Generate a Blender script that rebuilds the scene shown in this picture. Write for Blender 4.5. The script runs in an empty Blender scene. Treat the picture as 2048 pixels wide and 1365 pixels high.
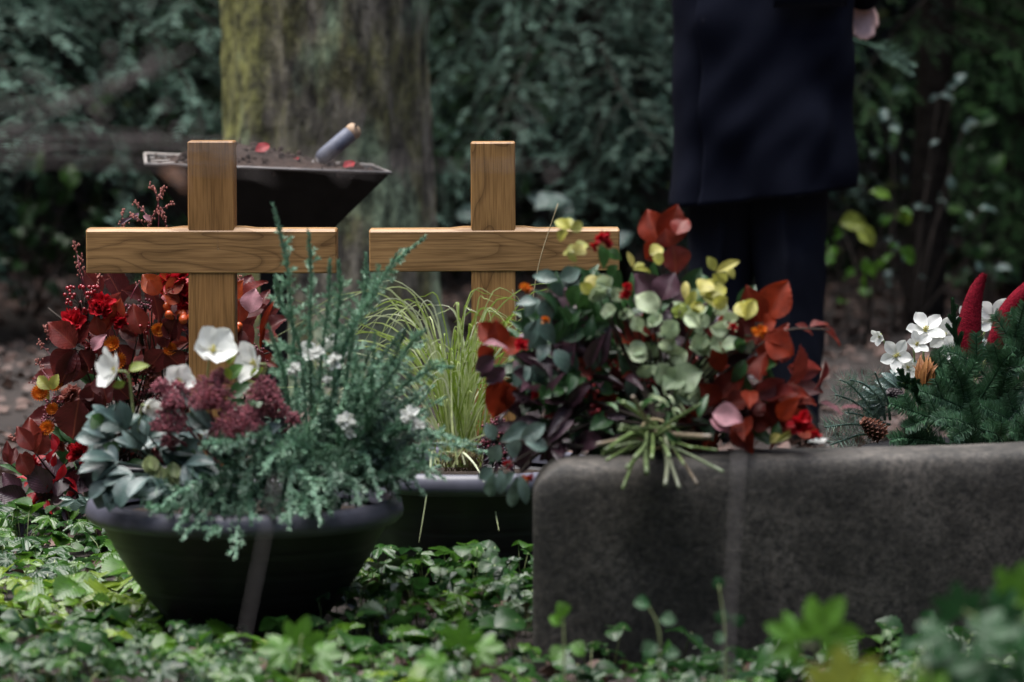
import bpy, bmesh, math, random
import numpy as np
from mathutils import Vector, Matrix, noise

random.seed(7)
RNG = np.random.default_rng(7)
SC = bpy.context.scene
COL = SC.collection
R = math.radians

# ------------------------------------------------------------------ camera, sky, sun, exposure
CAM_H, FPX, HORIZON = 1.2, 7680.0, 41.0
PITCH = math.atan((682.5 - HORIZON) / FPX)
cam_data = bpy.data.cameras.new("camera")
cam = bpy.data.objects.new("camera", cam_data)
COL.objects.link(cam)
cam.location = (0, 0, CAM_H)
cam.rotation_euler = (math.pi / 2 - PITCH, 0, 0)
cam_data.lens, cam_data.sensor_width = 135, 36
cam_data.clip_start, cam_data.clip_end = 0.1, 400
cam_data.dof.use_dof = True
cam_data.dof.focus_distance = 8.62
cam_data.dof.aperture_fstop = 3.2
SC.camera = cam

SUN_ELEV, SUN_AZ = 79.0, -80.0          # degrees; azimuth clockwise from +Y
world = bpy.data.worlds.new("World")
SC.world = world
world.use_nodes = True
wn = world.node_tree
sky = wn.nodes.new("ShaderNodeTexSky")
sky.sky_type = 'NISHITA'
sky.sun_disc = False
sky.sun_elevation = R(SUN_ELEV)
sky.sun_rotation = R(SUN_AZ)
sky.air_density, sky.dust_density = 1.0, 3.0
bg = wn.nodes["Background"]
bg.inputs[1].default_value = 0.055
wn.links.new(sky.outputs[0], bg.inputs[0])
sl = bpy.data.lights.new("sun", 'SUN')
sl.energy, sl.angle, sl.color = 1.5, R(58), (1.0, 0.985, 0.96)
sun = bpy.data.objects.new("sun", sl)
COL.objects.link(sun)
sd = Vector((math.sin(R(SUN_AZ)) * math.cos(R(SUN_ELEV)), math.cos(R(SUN_AZ)) * math.cos(R(SUN_ELEV)), math.sin(R(SUN_ELEV))))
sun.rotation_euler = sd.to_track_quat('Z', 'Y').to_euler()
sun.location = (0, 8, 20)
SC.view_settings.view_transform = 'Standard'
SC.view_settings.look = 'None'
SC.view_settings.exposure = 2.35
SC.view_settings.gamma = 1.0
SC.cycles.max_bounces = 6
SC.cycles.transparent_max_bounces = 4

# ------------------------------------------------------------------ measuring helpers
FW = np.array([0, math.cos(PITCH), -math.sin(PITCH)])
UP = np.array([0, math.sin(PITCH), math.cos(PITCH)])
RT = np.array([1.0, 0, 0])


def P(px, py, d):
    """Point of the place at distance d (metres along Y) that was measured at photo pixel (px, py)."""
    v = FW + RT * ((px - 1024) / FPX) + UP * ((682.5 - py) / FPX)
    t = d / v[1]
    return np.array([0, 0, CAM_H]) + v * t


def S(d):
    return FPX / d


def unit(v):
    v = np.asarray(v, float)
    n = np.linalg.norm(v, axis=-1, keepdims=True)
    return v / np.maximum(n, 1e-9)


# ------------------------------------------------------------------ scene tree helpers
def tag(o, label, cat, group=None, kind=None):
    if label: o["label"] = label
    if cat: o["category"] = cat
    if group: o["group"] = group
    if kind: o["kind"] = kind
    return o


def thing(name, label, cat, loc=(0, 0, 0), group=None):
    o = bpy.data.objects.new(name, None)
    COL.objects.link(o)
    o.location = Vector([float(c) for c in loc])
    o.empty_display_size = 0.05
    return tag(o, label, cat, group)


class MB:
    """Collects vertices, faces, a per-leaf random value and leaf coordinates, then links ONE mesh object."""
    def __init__(s):
        s.V, s.L, s.T, s.Rn, s.U, s.n = [], [], [], [], [], 0

    def add(s, v, f, rnd=0.5, uv=None):
        v = np.asarray(v, float)
        loops = np.array([i for q in f for i in q], int)
        tot = np.array([len(q) for q in f], int)
        s.V.append(v); s.L.append(loops + s.n); s.T.append(tot)
        s.Rn.append(np.full(len(v), rnd) if np.isscalar(rnd) else np.asarray(rnd, float))
        s.U.append(v * 0 if uv is None else np.asarray(uv, float))
        s.n += len(v)

    def inst(s, tpl, M, O, rnd):
        v, loops, tot, uv = tpl
        M = np.asarray(M, float).reshape(-1, 3, 3); O = np.asarray(O, float).reshape(-1, 3)
        N, k = len(M), len(v)
        out = np.einsum('nij,vj->nvi', M, v) + O[:, None, :]
        s.V.append(out.reshape(-1, 3))
        s.L.append((loops[None, :] + (np.arange(N) * k)[:, None]).ravel() + s.n)
        s.T.append(np.tile(tot, N))
        s.Rn.append(np.repeat(np.broadcast_to(np.asarray(rnd, float), (N,)), k))
        s.U.append(np.tile(uv, (N, 1)))
        s.n += N * k

    def build(s, name, mat, parent=None, smooth=True):
        me = bpy.data.meshes.new(name)
        V = np.concatenate(s.V)
        if parent is not None:
            V = V - wloc(parent)
        L = np.concatenate(s.L).astype(np.int32); T = np.concatenate(s.T).astype(np.int32)
        me.vertices.add(len(V)); me.vertices.foreach_set("co", V.astype(np.float32).ravel())
        me.loops.add(len(L)); me.loops.foreach_set("vertex_index", L)
        me.polygons.add(len(T))
        st = np.zeros(len(T), np.int32); st[1:] = np.cumsum(T)[:-1]
        me.polygons.foreach_set("loop_start", st)
        me.polygons.foreach_set("use_smooth", np.full(len(T), bool(smooth)))
        a = me.attributes.new("rnd", 'FLOAT', 'POINT'); a.data.foreach_set("value", np.concatenate(s.Rn).astype(np.float32))
        a = me.attributes.new("luv", 'FLOAT_VECTOR', 'POINT'); a.data.foreach_set("vector", np.concatenate(s.U).astype(np.float32).ravel())
        me.update(calc_edges=True)
        me.materials.append(mat)
        o = bpy.data.objects.new(name, me)
        COL.objects.link(o)
        if parent is not None: o.parent = parent
        return o


def wloc(o):
    l = np.array(o.location)
    while o.parent is not None:
        o = o.parent
        l = l + np.array(o.location)
    return l


def spline(pts, n=12):
    """Smooth (Catmull-Rom) polyline through pts."""
    p = [np.asarray(q, float) for q in pts]
    if len(p) == 2:
        return np.array([p[0] + (p[1] - p[0]) * t for t in np.linspace(0, 1, n)])
    p = [2 * p[0] - p[1]] + p + [2 * p[-1] - p[-2]]
    m = len(p) - 3
    out = []
    for k in range(n):
        u = k / (n - 1) * m
        i = min(int(u), m - 1); t = u - i
        a, b, c, d = p[i:i + 4]
        out.append(0.5 * (2 * b + (c - a) * t + (2 * a - 5 * b + 4 * c - d) * t * t + (3 * b - a - 3 * c + d) * t ** 3))
    return np.array(out)


def tangents(C):
    T = np.gradient(C, axis=0)
    return unit(T)


def tube(mb, C, rad, sides=7, rnd=0.5, cap=True):
    C = np.asarray(C, float); n = len(C)
    rad = np.broadcast_to(np.asarray(rad, float), (n,))
    T = tangents(C)
    h = np.array([0, 0, 1.0]) if abs(T[0][2]) < 0.9 else np.array([1.0, 0, 0])
    N = unit(np.cross(T[0], h)); V = []
    for i in range(n):
        N = unit(N - T[i] * np.dot(N, T[i])); B = np.cross(T[i], N)
        for k in range(sides):
            a = 2 * math.pi * k / sides
            V.append(C[i] + rad[i] * (math.cos(a) * N + math.sin(a) * B))
    F = [(i * sides + k, i * sides + (k + 1) % sides, (i + 1) * sides + (k + 1) % sides, (i + 1) * sides + k) for i in range(n - 1) for k in range(sides)]
    if cap:
        F.append(tuple(range(sides))[::-1]); F.append(tuple((n - 1) * sides + k for k in range(sides)))
    mb.add(V, F, rnd)


def lathe(mb, prof, c, seg=64, rnd=0.5, wob=None):
    V, F = [], []
    n = len(prof)
    for i in range(seg):
        a = 2 * math.pi * i / seg
        for r, z in prof:
            rr = r if wob is None else r * (1 + wob(a, z))
            V.append((c[0] + rr * math.cos(a), c[1] + rr * math.sin(a), c[2] + z))
    for i in range(seg):
        j = (i + 1) % seg
        for k in range(n - 1):
            F.append((i * n + k, j * n + k, j * n + k + 1, i * n + k + 1))
    mb.add(V, F, rnd)


def ball_tpl(seg=8, rings=6):
    v, f = [(0, 0, 1)], []
    for i in range(1, rings):
        a = math.pi * i / rings
        for k in range(seg):
            b = 2 * math.pi * k / seg
            v.append((math.sin(a) * math.cos(b), math.sin(a) * math.sin(b), math.cos(a)))
    v.append((0, 0, -1)); last = len(v) - 1
    for k in range(seg):
        f.append((0, 1 + k, 1 + (k + 1) % seg))
        for i in range(rings - 2):
            a = 1 + i * seg
            f.append((a + k, a + seg + k, a + seg + (k + 1) % seg, a + (k + 1) % seg))
        a = 1 + (rings - 2) * seg
        f.append((a + k, last, a + (k + 1) % seg))
    return mk_tpl(v, f)


def mk_tpl(v, f, uv=None):
    v = np.asarray(v, float)
    return (v, np.array([i for q in f for i in q], int), np.array([len(q) for q in f], int), v.copy() if uv is None else np.asarray(uv, float))


def join_tpl(lst):
    v, l, t, u, n = [], [], [], [], 0
    for tp in lst:
        v.append(tp[0]); l.append(tp[1] + n); t.append(tp[2]); u.append(tp[3]); n += len(tp[0])
    return (np.concatenate(v), np.concatenate(l), np.concatenate(t), np.concatenate(u))


def xf_tpl(tp, M, o=(0, 0, 0)):
    return (tp[0] @ np.asarray(M, float).T + np.asarray(o, float), tp[1], tp[2], tp[3])


def rotz(a):
    c, s = math.cos(a), math.sin(a)
    return np.array([[c, -s, 0], [s, c, 0], [0, 0, 1.0]])


def rotx(a):
    c, s = math.cos(a), math.sin(a)
    return np.array([[1.0, 0, 0], [0, c, -s], [0, s, c]])


BALL, BALL_S, BALL_L = ball_tpl(8, 6), ball_tpl(6, 4), ball_tpl(20, 14)


def leaf_tpl(nl=8, nc=2, peak=0.42, sharp=1.0, fold=0.25, curl=0.25, wave=0.0, serr=0.0, ruffle=0.0):
    """Leaf of length 1 along +Y, greatest width 1 in X, facing +Z."""
    v, f, uv = [], [], []
    k = math.log(0.5) / math.log(peak)
    for i in range(nl + 1):
        t = i / nl
        w = 0.5 * math.sin(math.pi * t ** k) ** sharp if 0 < t < 1 else 0.015
        if serr and 0 < t < 1: w *= 1 + serr * (1 if i % 2 else -1)
        for j in range(-nc, nc + 1):
            x = w * j / nc
            z = fold * abs(x) - curl * t * t + wave * math.sin(t * 9 + (1 if j > 0 else -1)) * abs(j) / nc * (0.2 + t)
            z += ruffle * math.cos(t * nl * math.pi) * abs(j) / nc
            v.append((x, t - 0.25 * curl * t * t, z)); uv.append((x, t, 0))
    c = 2 * nc + 1
    for i in range(nl):
        for j in range(2 * nc):
            f.append((i * c + j, i * c + j + 1, (i + 1) * c + j + 1, (i + 1) * c + j))
    return mk_tpl(v, f, uv)


def lobed_tpl(lobes=5, depth=0.35, serr=0.0, npl=6, cup=0.15):
    """Palmate leaf about 1 across, stalk at the origin, facing +Z, tip along +Y."""
    v, f, uv = [(0, 0, 0)], [], [(0, 0, 0)]
    a0, a1 = -2.35, 2.35
    n = lobes * npl
    for ring in (0.5, 1.0):
        for i in range(n + 1):
            u = i / n
            a = a0 + (a1 - a0) * u
            ph = (u * lobes) % 1.0
            lob = 1 - depth * abs(2 * ph - 1) ** 1.3 if i < n else 1 - depth
            env = 0.55 + 0.45 * math.cos(a * 0.55)
            r = 0.62 * lob * env * (1 + (serr * (1 if i % 2 else -1) if ring == 1 else 0)) * ring
            x, y = r * math.sin(a), r * math.cos(a)
            v.append((x, y, cup * r * (abs(2 * ph - 1) - 0.5) - 0.35 * r * r)); uv.append((x, y, 0))
    m = n + 1
    for i in range(n):
        f.append((0, 1 + i + 1, 1 + i))
        f.append((1 + i, 1 + i + 1, 1 + m + i + 1, 1 + m + i))
    return mk_tpl(v, f, uv)


NEEDLE = mk_tpl([(-.3, 0, 0), (.3, 0, 0), (.5, .5, .02), (-.5, .5, .02), (.16, 1, 0), (-.16, 1, 0)], [(0, 1, 2, 3), (3, 2, 4, 5)])
DIAMOND = mk_tpl([(0, 0, 0), (.5, .45, .06), (0, 1, -.1), (-.5, .45, .06)], [(0, 1, 2, 3)])
OVATE = leaf_tpl(6, 1, 0.42, 0.9, 0.25, 0.3)
BEECH = leaf_tpl(20, 3, 0.45, 0.92, 0.30, 0.25, wave=0.05, ruffle=0.022)
ROUND = leaf_tpl(9, 3, 0.50, 0.66, 0.30, 0.40, wave=0.07)
LANCE = leaf_tpl(8, 1, 0.45, 1.0, 0.3, 0.35)
PETAL = leaf_tpl(10, 3, 0.55, 0.70, 0.32, -0.26, wave=0.05, ruffle=0.012)
SERR = leaf_tpl(14, 2, 0.55, 0.7, 0.3, 0.35, serr=0.11)
LOBED = lobed_tpl()
GERAN = lobed_tpl(5, 0.42, 0.07, 8, 0.25)
TRIFOL = join_tpl([xf_tpl(xf_tpl(SERR, np.diag([0.62, 0.62, 0.62]), (0, .02, 0)), rotz(a)) for a in (0, 1.55, -1.55)])


def frames(Y, Nh, roll=0.0):
    """Columns x, y, z for unit leaf axes Y and normal hints Nh, turned by roll about Y."""
    Y = unit(Y); Nh = np.broadcast_to(np.asarray(Nh, float), Y.shape)
    Z = unit(Nh - Y * np.sum(Nh * Y, -1, keepdims=True))
    X = np.cross(Y, Z)
    roll = np.asarray(roll, float)
    c, s = np.cos(roll)[..., None], np.sin(roll)[..., None]
    X2 = X * c + Z * s; Z2 = Z * c - X * s
    return np.stack([X2, Y, Z2], axis=-1)


def lf(mb, tpl, bx, by, tx, ty, w, d, roll=0.0, dd=0.0, rnd=None, up=0.35):
    """One leaf from its base to its tip, measured in photo pixels at distance d; w = width in px; dd = how much farther the tip is."""
    b, t = P(bx, by, d), P(tx, ty, d + dd)
    y = t - b; L = np.linalg.norm(y)
    M = frames(y[None], np.array([0, -1.0, up]), np.array([roll]))[0]
    M = M * np.array([w / S(d), L, L])
    mb.inst(tpl, M, b, random.random() if rnd is None else rnd)


def rand_leaves(mb, tpl, C, Y, size, wid, rnd, N=(0, -0.6, 0.8), roll=0.6):
    """Many leaves at points C with axes Y, lengths size, widths size*wid."""
    n = len(C)
    M = frames(Y, N, RNG.uniform(-roll, roll, n))
    size = np.broadcast_to(size, (n,))
    M = M * np.stack([size * wid, size, size], -1)[:, None, :]
    mb.inst(tpl, M, C, rnd)


def needles(mb, C, n, ln, wd, a0=-math.pi, a1=math.pi, lean=(0.7, 1.1), up=(0, 0, 1), two=False, taper=0.45, t0=0.05, rb=0.5, rv=0.4):
    """n needles along the polyline C, at angles a0..a1 round it from `up`; two=True sets them in two flat ranks."""
    C = np.asarray(C, float); T = tangents(C)
    u = (np.linspace(t0, 1, n) + RNG.normal(0, .25 / n, n)).clip(0, 1) if two == 'comb' else np.sort(RNG.uniform(t0, 1, n))
    u = u * (len(C) - 1)
    i = np.minimum(u.astype(int), len(C) - 2); t = (u - i)[:, None]
    O = C[i] * (1 - t) + C[i + 1] * t
    Tn = unit(T[i] * (1 - t) + T[i + 1] * t)
    uph = np.broadcast_to(np.asarray(up, float), Tn.shape)
    Nn = unit(uph - Tn * np.sum(uph * Tn, -1, keepdims=True))
    B = np.cross(Tn, Nn)
    if two == 'comb':
        ph = np.where(np.arange(n) % 2 == 0, 1, -1) * np.where(np.arange(n) % 6 < 4, RNG.normal(1.5, .14, n), RNG.normal(.75, .2, n))
    elif two:
        ph = np.where(np.arange(n) % 2 == 0, 1, -1) * (math.pi / 2 + RNG.normal(-0.12, 0.16, n))
    else:
        ph = RNG.uniform(a0, a1, n)
    rad = Nn * np.cos(ph)[:, None] + B * np.sin(ph)[:, None]
    le = RNG.uniform(lean[0], lean[1], n)[:, None]
    D = rad * np.sin(le) + Tn * np.cos(le)
    X = unit(Tn - D * np.sum(Tn * D, -1, keepdims=True))
    Z = np.cross(X, D)
    f = u / (len(C) - 1)
    size = ln * (1 - taper * np.clip((f - 0.75) / 0.25, 0, 1)) * RNG.uniform(0.8, 1.12, n)
    M = np.stack([X * wd, D * size[:, None], Z * size[:, None]], -1)
    mb.inst(NEEDLE, M, O, np.clip(rb + RNG.normal(0, rv, n), 0, 1))


def sphere_pts(n):
    v = RNG.normal(size=(n, 3))
    return unit(v)


# ------------------------------------------------------------------ materials
def nodes(name):
    m = bpy.data.materials.new(name)
    m.use_nodes = True
    nt = m.node_tree
    for n in list(nt.nodes): nt.nodes.remove(n)
    out = nt.nodes.new("ShaderNodeOutputMaterial")
    b = nt.nodes.new("ShaderNodeBsdfPrincipled")
    nt.links.new(b.outputs[0], out.inputs[0])
    return m, nt, b, out


def ramp(nt, cols, pos=None):
    r = nt.nodes.new("ShaderNodeValToRGB")
    e = r.color_ramp.elements
    while len(e) < len(cols): e.new(0.5)
    for i, c in enumerate(cols):
        e[i].position = i / max(1, len(cols) - 1) if pos is None else pos[i]
        e[i].color = (*c, 1) if len(c) == 3 else c
    return r


def nz(nt, scale, detail=3, rough=0.55, vec=None, dist=0.0):
    n = nt.nodes.new("ShaderNodeTexNoise")
    n.inputs["Scale"].default_value = scale; n.inputs["Detail"].default_value = detail
    n.inputs["Roughness"].default_value = rough; n.inputs["Distortion"].default_value = dist
    if vec is not None: nt.links.new(vec, n.inputs["Vector"])
    return n


def coords(nt, scale=(1, 1, 1), loc=(0, 0, 0), kind="Object"):
    t = nt.nodes.new("ShaderNodeTexCoord"); m = nt.nodes.new("ShaderNodeMapping")
    m.inputs["Scale"].default_value = scale; m.inputs["Location"].default_value = loc
    nt.links.new(t.outputs[kind], m.inputs[0])
    return m.outputs[0]


def mth(nt, op, a, b=None, c=None):
    m = nt.nodes.new("ShaderNodeMath"); m.operation = op
    for i, x in enumerate((a, b, c)):
        if x is None: continue
        if isinstance(x, (int, float)): m.inputs[i].default_value = x
        else: nt.links.new(x, m.inputs[i])
    return m.outputs[0]


def mix(nt, fac, a, b, mode='MIX'):
    m = nt.nodes.new("ShaderNodeMix"); m.data_type = 'RGBA'; m.blend_type = mode
    for i, x in ((0, fac), (6, a), (7, b)):
        if isinstance(x, (int, float)): m.inputs[i].default_value = x
        elif isinstance(x, tuple): m.inputs[i].default_value = (*x, 1)
        else: nt.links.new(x, m.inputs[i])
    return m.outputs[2]


def bump(nt, b, h, strength=0.3, dist=0.01):
    n = nt.nodes.new("ShaderNodeBump")
    n.inputs["Strength"].default_value = strength; n.inputs["Distance"].default_value = dist
    nt.links.new(h, n.inputs["Height"]); nt.links.new(n.outputs[0], b.inputs["Normal"])


def leaf_mat(name, cols, rough=0.4, trans=0.25, vein=0.25, vcol=(0.3, 0.3, 0.15), freq=14.0, spec=0.5, slope=0.9, var=0.35, pos=None, objvar=0.0):
    m, nt, b, out = nodes(name)
    at = nt.nodes.new("ShaderNodeAttribute"); at.attribute_name = "rnd"
    r = ramp(nt, cols, pos); nt.links.new(at.outputs["Fac"], r.inputs[0])
    col = r.outputs[0]
    n = nz(nt, 45, 3, 0.6, coords(nt))
    k = ramp(nt, [(1 - var,) * 3, (1 + var * 0.6,) * 3], [0.3, 0.7]); nt.links.new(n.outputs[0], k.inputs[0])
    col = mix(nt, 1.0, col, k.outputs[0], 'MULTIPLY')
    if objvar:
        oi = nt.nodes.new("ShaderNodeObjectInfo")
        ko = ramp(nt, [(1 - objvar,) * 3, (1 + objvar,) * 3]); nt.links.new(oi.outputs["Random"], ko.inputs[0])
        col = mix(nt, 1.0, col, ko.outputs[0], 'MULTIPLY')
    if vein > 0:
        lu = nt.nodes.new("ShaderNodeAttribute"); lu.attribute_name = "luv"
        sx = nt.nodes.new("ShaderNodeSeparateXYZ"); nt.links.new(lu.outputs["Vector"], sx.inputs[0])
        ax = mth(nt, 'ABSOLUTE', sx.outputs[0])
        lat = mth(nt, 'SINE', mth(nt, 'MULTIPLY', mth(nt, 'SUBTRACT', sx.outputs[1], mth(nt, 'MULTIPLY', ax, slope)), freq * 2 * math.pi / 2))
        latm = mth(nt, 'POWER', mth(nt, 'ABSOLUTE', lat), 12.0)
        mid = mth(nt, 'LESS_THAN', ax, 0.022)
        vm = mth(nt, 'MAXIMUM', mid, mth(nt, 'MULTIPLY', latm, 0.6))
        col = mix(nt, mth(nt, 'MULTIPLY', vm, vein), col, vcol)
        bump(nt, b, mth(nt, 'MULTIPLY', vm, -1.0), 0.5, 0.002)
    nt.links.new(col, b.inputs["Base Color"])
    b.inputs["Roughness"].default_value = rough
    b.inputs["Specular IOR Level"].default_value = spec
    if trans > 0:
        tr = nt.nodes.new("ShaderNodeBsdfTranslucent"); nt.links.new(col, tr.inputs[0])
        ms = nt.nodes.new("ShaderNodeMixShader"); ms.inputs[0].default_value = trans
        nt.links.new(b.outputs[0], ms.inputs[1]); nt.links.new(tr.outputs[0], ms.inputs[2])
        nt.links.new(ms.outputs[0], out.inputs[0])
    return m


def plain(name, c, rough=0.6, spec=0.4, nscale=30, var=0.25, bmp=0.0, metal=0.0, sheen=0.0, bscale=None, bdist=0.004):
    m, nt, b, out = nodes(name)
    co = coords(nt)
    n = nz(nt, nscale, 4, 0.6, co)
    r = ramp(nt, [tuple(x * (1 - var) for x in c), tuple(min(1, x * (1 + var)) for x in c)], [0.3, 0.7])
    nt.links.new(n.outputs[0], r.inputs[0]); nt.links.new(r.outputs[0], b.inputs["Base Color"])
    b.inputs["Roughness"].default_value = rough; b.inputs["Specular IOR Level"].default_value = spec
    b.inputs["Metallic"].default_value = metal
    if sheen:
        b.inputs["Sheen Weight"].default_value = sheen; b.inputs["Sheen Roughness"].default_value = 0.5
    if bmp:
        n2 = nz(nt, bscale or nscale * 3, 4, 0.6, co)
        bump(nt, b, n2.outputs[0], bmp, bdist)
    return m


def wood_mat(name, axis, seed, contours=9.0, base=(0.36, 0.215, 0.105), dark=(0.17, 0.095, 0.042), cross=8.0, along=1.1):
    m, nt, b, out = nodes(name)
    s = [cross] * 3; s[axis] = along
    f = [240.0] * 3; f[axis] = 9.0
    c1 = coords(nt, tuple(s), (seed, seed * 1.7, seed * .3))
    n1 = nz(nt, 1.0, 1.2, 0.4, c1, 0.35)
    fr = mth(nt, 'FRACT', mth(nt, 'MULTIPLY', n1.outputs[0], contours))
    r = ramp(nt, [dark, tuple((x + y) / 2 for x, y in zip(base, dark)), base, tuple(x * 1.06 for x in base), tuple(x * .8 for x in base)], [0.0, 0.07, 0.26, 0.8, 1.0])
    nt.links.new(fr, r.inputs[0])
    n2 = nz(nt, 1.0, 2, 0.6, coords(nt, tuple(f)))
    k = ramp(nt, [(0.62, 0.58, 0.54), (1.1, 1.1, 1.1)], [0.36, 0.58]); nt.links.new(n2.outputs[0], k.inputs[0])
    n3 = nz(nt, 6, 2, 0.5, coords(nt))
    k3 = ramp(nt, [(0.82,) * 3, (1.12,) * 3], [0.3, 0.7]); nt.links.new(n3.outputs[0], k3.inputs[0])
    col = mix(nt, 0.75, r.outputs[0], k.outputs[0], 'MULTIPLY')
    col = mix(nt, 1.0, col, k3.outputs[0], 'MULTIPLY')
    nt.links.new(col, b.inputs["Base Color"])
    b.inputs["Roughness"].default_value = 0.42; b.inputs["Specular IOR Level"].default_value = 0.4
    bump(nt, b, n2.outputs[0], 0.15, 0.001)
    return m

# ------------------------------------------------------------------ material library
M = {}
# ground: dark humus with needles and crumbs
m, nt, b, out = nodes("forest_soil")
co = coords(nt)
n1 = nz(nt, 1.3, 4, 0.6, co); n2 = nz(nt, 60, 5, 0.7, co)
r1 = ramp(nt, [(0.009, 0.007, 0.006), (0.027, 0.019, 0.016), (0.062, 0.045, 0.038)], [0.32, 0.5, 0.72]); nt.links.new(n2.outputs[0], r1.inputs[0])
r2 = ramp(nt, [(0.7, 0.68, 0.66), (1.25, 1.2, 1.15)], [0.35, 0.65]); nt.links.new(n1.outputs[0], r2.inputs[0])
nt.links.new(mix(nt, 1.0, r1.outputs[0], r2.outputs[0], 'MULTIPLY'), b.inputs["Base Color"])
b.inputs["Roughness"].default_value = 0.85
bump(nt, b, n2.outputs[0], 0.8, 0.02)
M["soil"] = m

# bark: brown-grey plates, moss running down one flank, pale lichen patches
m, nt, b, out = nodes("mossy_bark")
co = coords(nt, (1, 1, 0.35))
n1 = nz(nt, 17, 5, 0.68, co); n2 = nz(nt, 5.5, 4, 0.65, coords(nt, (1, 1, 0.45), (3, 1, 0))); n3 = nz(nt, 24, 5, 0.75, coords(nt, (1, 1, .6)))
n4 = nz(nt, 4.2, 3, 0.6, coords(nt, (1, 1, 0.55), (11.3, 4.2, 7)))
barkc = ramp(nt, [(0.016, 0.013, 0.010), (0.085, 0.075, 0.058), (0.24, 0.215, 0.165)], [0.38, 0.5, 0.64]); nt.links.new(n1.outputs[0], barkc.inputs[0])
moss = ramp(nt, [(0.04, 0.042, 0.012), (0.28, 0.28, 0.08)], [0.38, 0.6]); nt.links.new(n3.outputs[0], moss.inputs[0])
lich = ramp(nt, [(0.06, 0.085, 0.05), (0.34, 0.46, 0.29)], [0.38, 0.6]); nt.links.new(n3.outputs[0], lich.inputs[0])
tc = nt.nodes.new("ShaderNodeTexCoord"); sx = nt.nodes.new("ShaderNodeSeparateXYZ"); nt.links.new(tc.outputs["Object"], sx.inputs[0])
left = nt.nodes.new("ShaderNodeMapRange"); left.inputs[1].default_value = -0.05; left.inputs[2].default_value = -0.36
nt.links.new(sx.outputs[0], left.inputs[0])
mm = mth(nt, 'ADD', mth(nt, 'MULTIPLY', left.outputs[0], 0.38), n2.outputs[0])
mmr = ramp(nt, [(0, 0, 0), (1, 1, 1)], [0.46, 0.74]); nt.links.new(mm, mmr.inputs[0])
mfac = mth(nt, 'MULTIPLY', mmr.outputs[0], mth(nt, 'ADD', mth(nt, 'MULTIPLY', n1.outputs[0], 1.3), 0.15))
col = mix(nt, mfac, barkc.outputs[0], moss.outputs[0])
ll = ramp(nt, [(0, 0, 0), (.85, .85, .85)], [0.49, 0.60]); nt.links.new(n4.outputs[0], ll.inputs[0])
col = mix(nt, mth(nt, 'MULTIPLY', ll.outputs[0], mth(nt, 'ADD', n1.outputs[0], 0.35)), col, lich.outputs[0])
nt.links.new(col, b.inputs["Base Color"]); b.inputs["Roughness"].default_value = 0.9
bump(nt, b, n1.outputs[0], 1.0, 0.03)
M["bark"] = m
M["dark_bark"] = plain("dark_bark", (0.022, 0.018, 0.015), 0.95, 0.1, 25, 0.5, 0.6)
M["twig"] = plain("twig", (0.040, 0.030, 0.023), 0.8, 0.3, 60, 0.3)
M["stalk"] = plain("dry_grey_stalk", (0.27, 0.25, 0.24), 0.8, 0.2, 60, 0.15)
M["pale_twig"] = plain("pale_twig", (0.15, 0.13, 0.125), 0.7, 0.3, 60, 0.2)
M["yew"] = leaf_mat("yew_needles", [(0.009, 0.024, 0.015), (0.036, 0.080, 0.054), (0.20, 0.315, 0.245)], 0.6, 0.2, 0, spec=0.15, objvar=0.5)
M["spruce"] = leaf_mat("green_needles", [(0.012, 0.036, 0.014), (0.030, 0.082, 0.026), (0.07, 0.16, 0.05)], 0.6, 0.2, 0, spec=0.15, objvar=0.5)
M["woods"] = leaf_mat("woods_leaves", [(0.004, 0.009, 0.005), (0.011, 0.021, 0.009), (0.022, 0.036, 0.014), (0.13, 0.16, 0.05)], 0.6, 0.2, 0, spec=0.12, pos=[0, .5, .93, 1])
M["litter"] = leaf_mat("litter_leaves", [(0.04, 0.022, 0.018), (0.10, 0.055, 0.042), (0.19, 0.12, 0.10)], 0.6, 0.1, 0.2, (0.2, 0.15, 0.1))
M["cover"] = leaf_mat("ground_cover_leaves", [(0.009, 0.036, 0.011), (0.024, 0.085, 0.014), (0.078, 0.185, 0.010), (0.19, 0.27, 0.025), (0.13, 0.075, 0.04)], 0.28, 0.36, 0.3, (0.08, 0.15, 0.05), 9, spec=0.6, pos=[0, .4, .75, .93, 1])
M["ivy"] = leaf_mat("ivy_leaves", [(0.05, 0.15, 0.02), (0.10, 0.24, 0.02), (0.30, 0.34, 0.05)], 0.35, 0.4, 0.15, (0.2, 0.35, 0.1), 9)
M["ivy_dark"] = leaf_mat("dark_ivy_leaves", [(0.009, 0.044, 0.014), (0.022, 0.075, 0.024)], 0.4, 0.3, 0.3, (0.05, 0.13, 0.05), 9, spec=0.25)
M["copper"] = leaf_mat("copper_beech_leaves", [(0.050, 0.010, 0.013), (0.15, 0.022, 0.022), (0.31, 0.042, 0.022), (0.48, 0.085, 0.014)], 0.33, 0.42, 0.55, (0.30, 0.08, 0.05), 15, spec=0.45)
M["scarlet"] = leaf_mat("scarlet_leaves", [(0.13, 0.014, 0.008), (0.32, 0.036, 0.010), (0.48, 0.078, 0.014)], 0.48, 0.45, 0.3, (0.36, 0.06, 0.02), 15, spec=0.2)
M["pink"] = leaf_mat("pink_leaves", [(0.36, 0.15, 0.18), (0.55, 0.27, 0.31)], 0.45, 0.25, 0.3, (0.6, 0.35, 0.36), 15)
M["plum"] = leaf_mat("plum_leaves", [(0.028, 0.012, 0.018), (0.08, 0.035, 0.05), (0.15, 0.085, 0.11)], 0.3, 0.15, 0.2, (0.16, 0.08, 0.1), 10)
M["pale"] = leaf_mat("pale_green_leaves", [(0.20, 0.28, 0.16), (0.36, 0.46, 0.27), (0.50, 0.58, 0.36)], 0.4, 0.3, 0.2, (0.55, 0.6, 0.4), 8)
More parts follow.
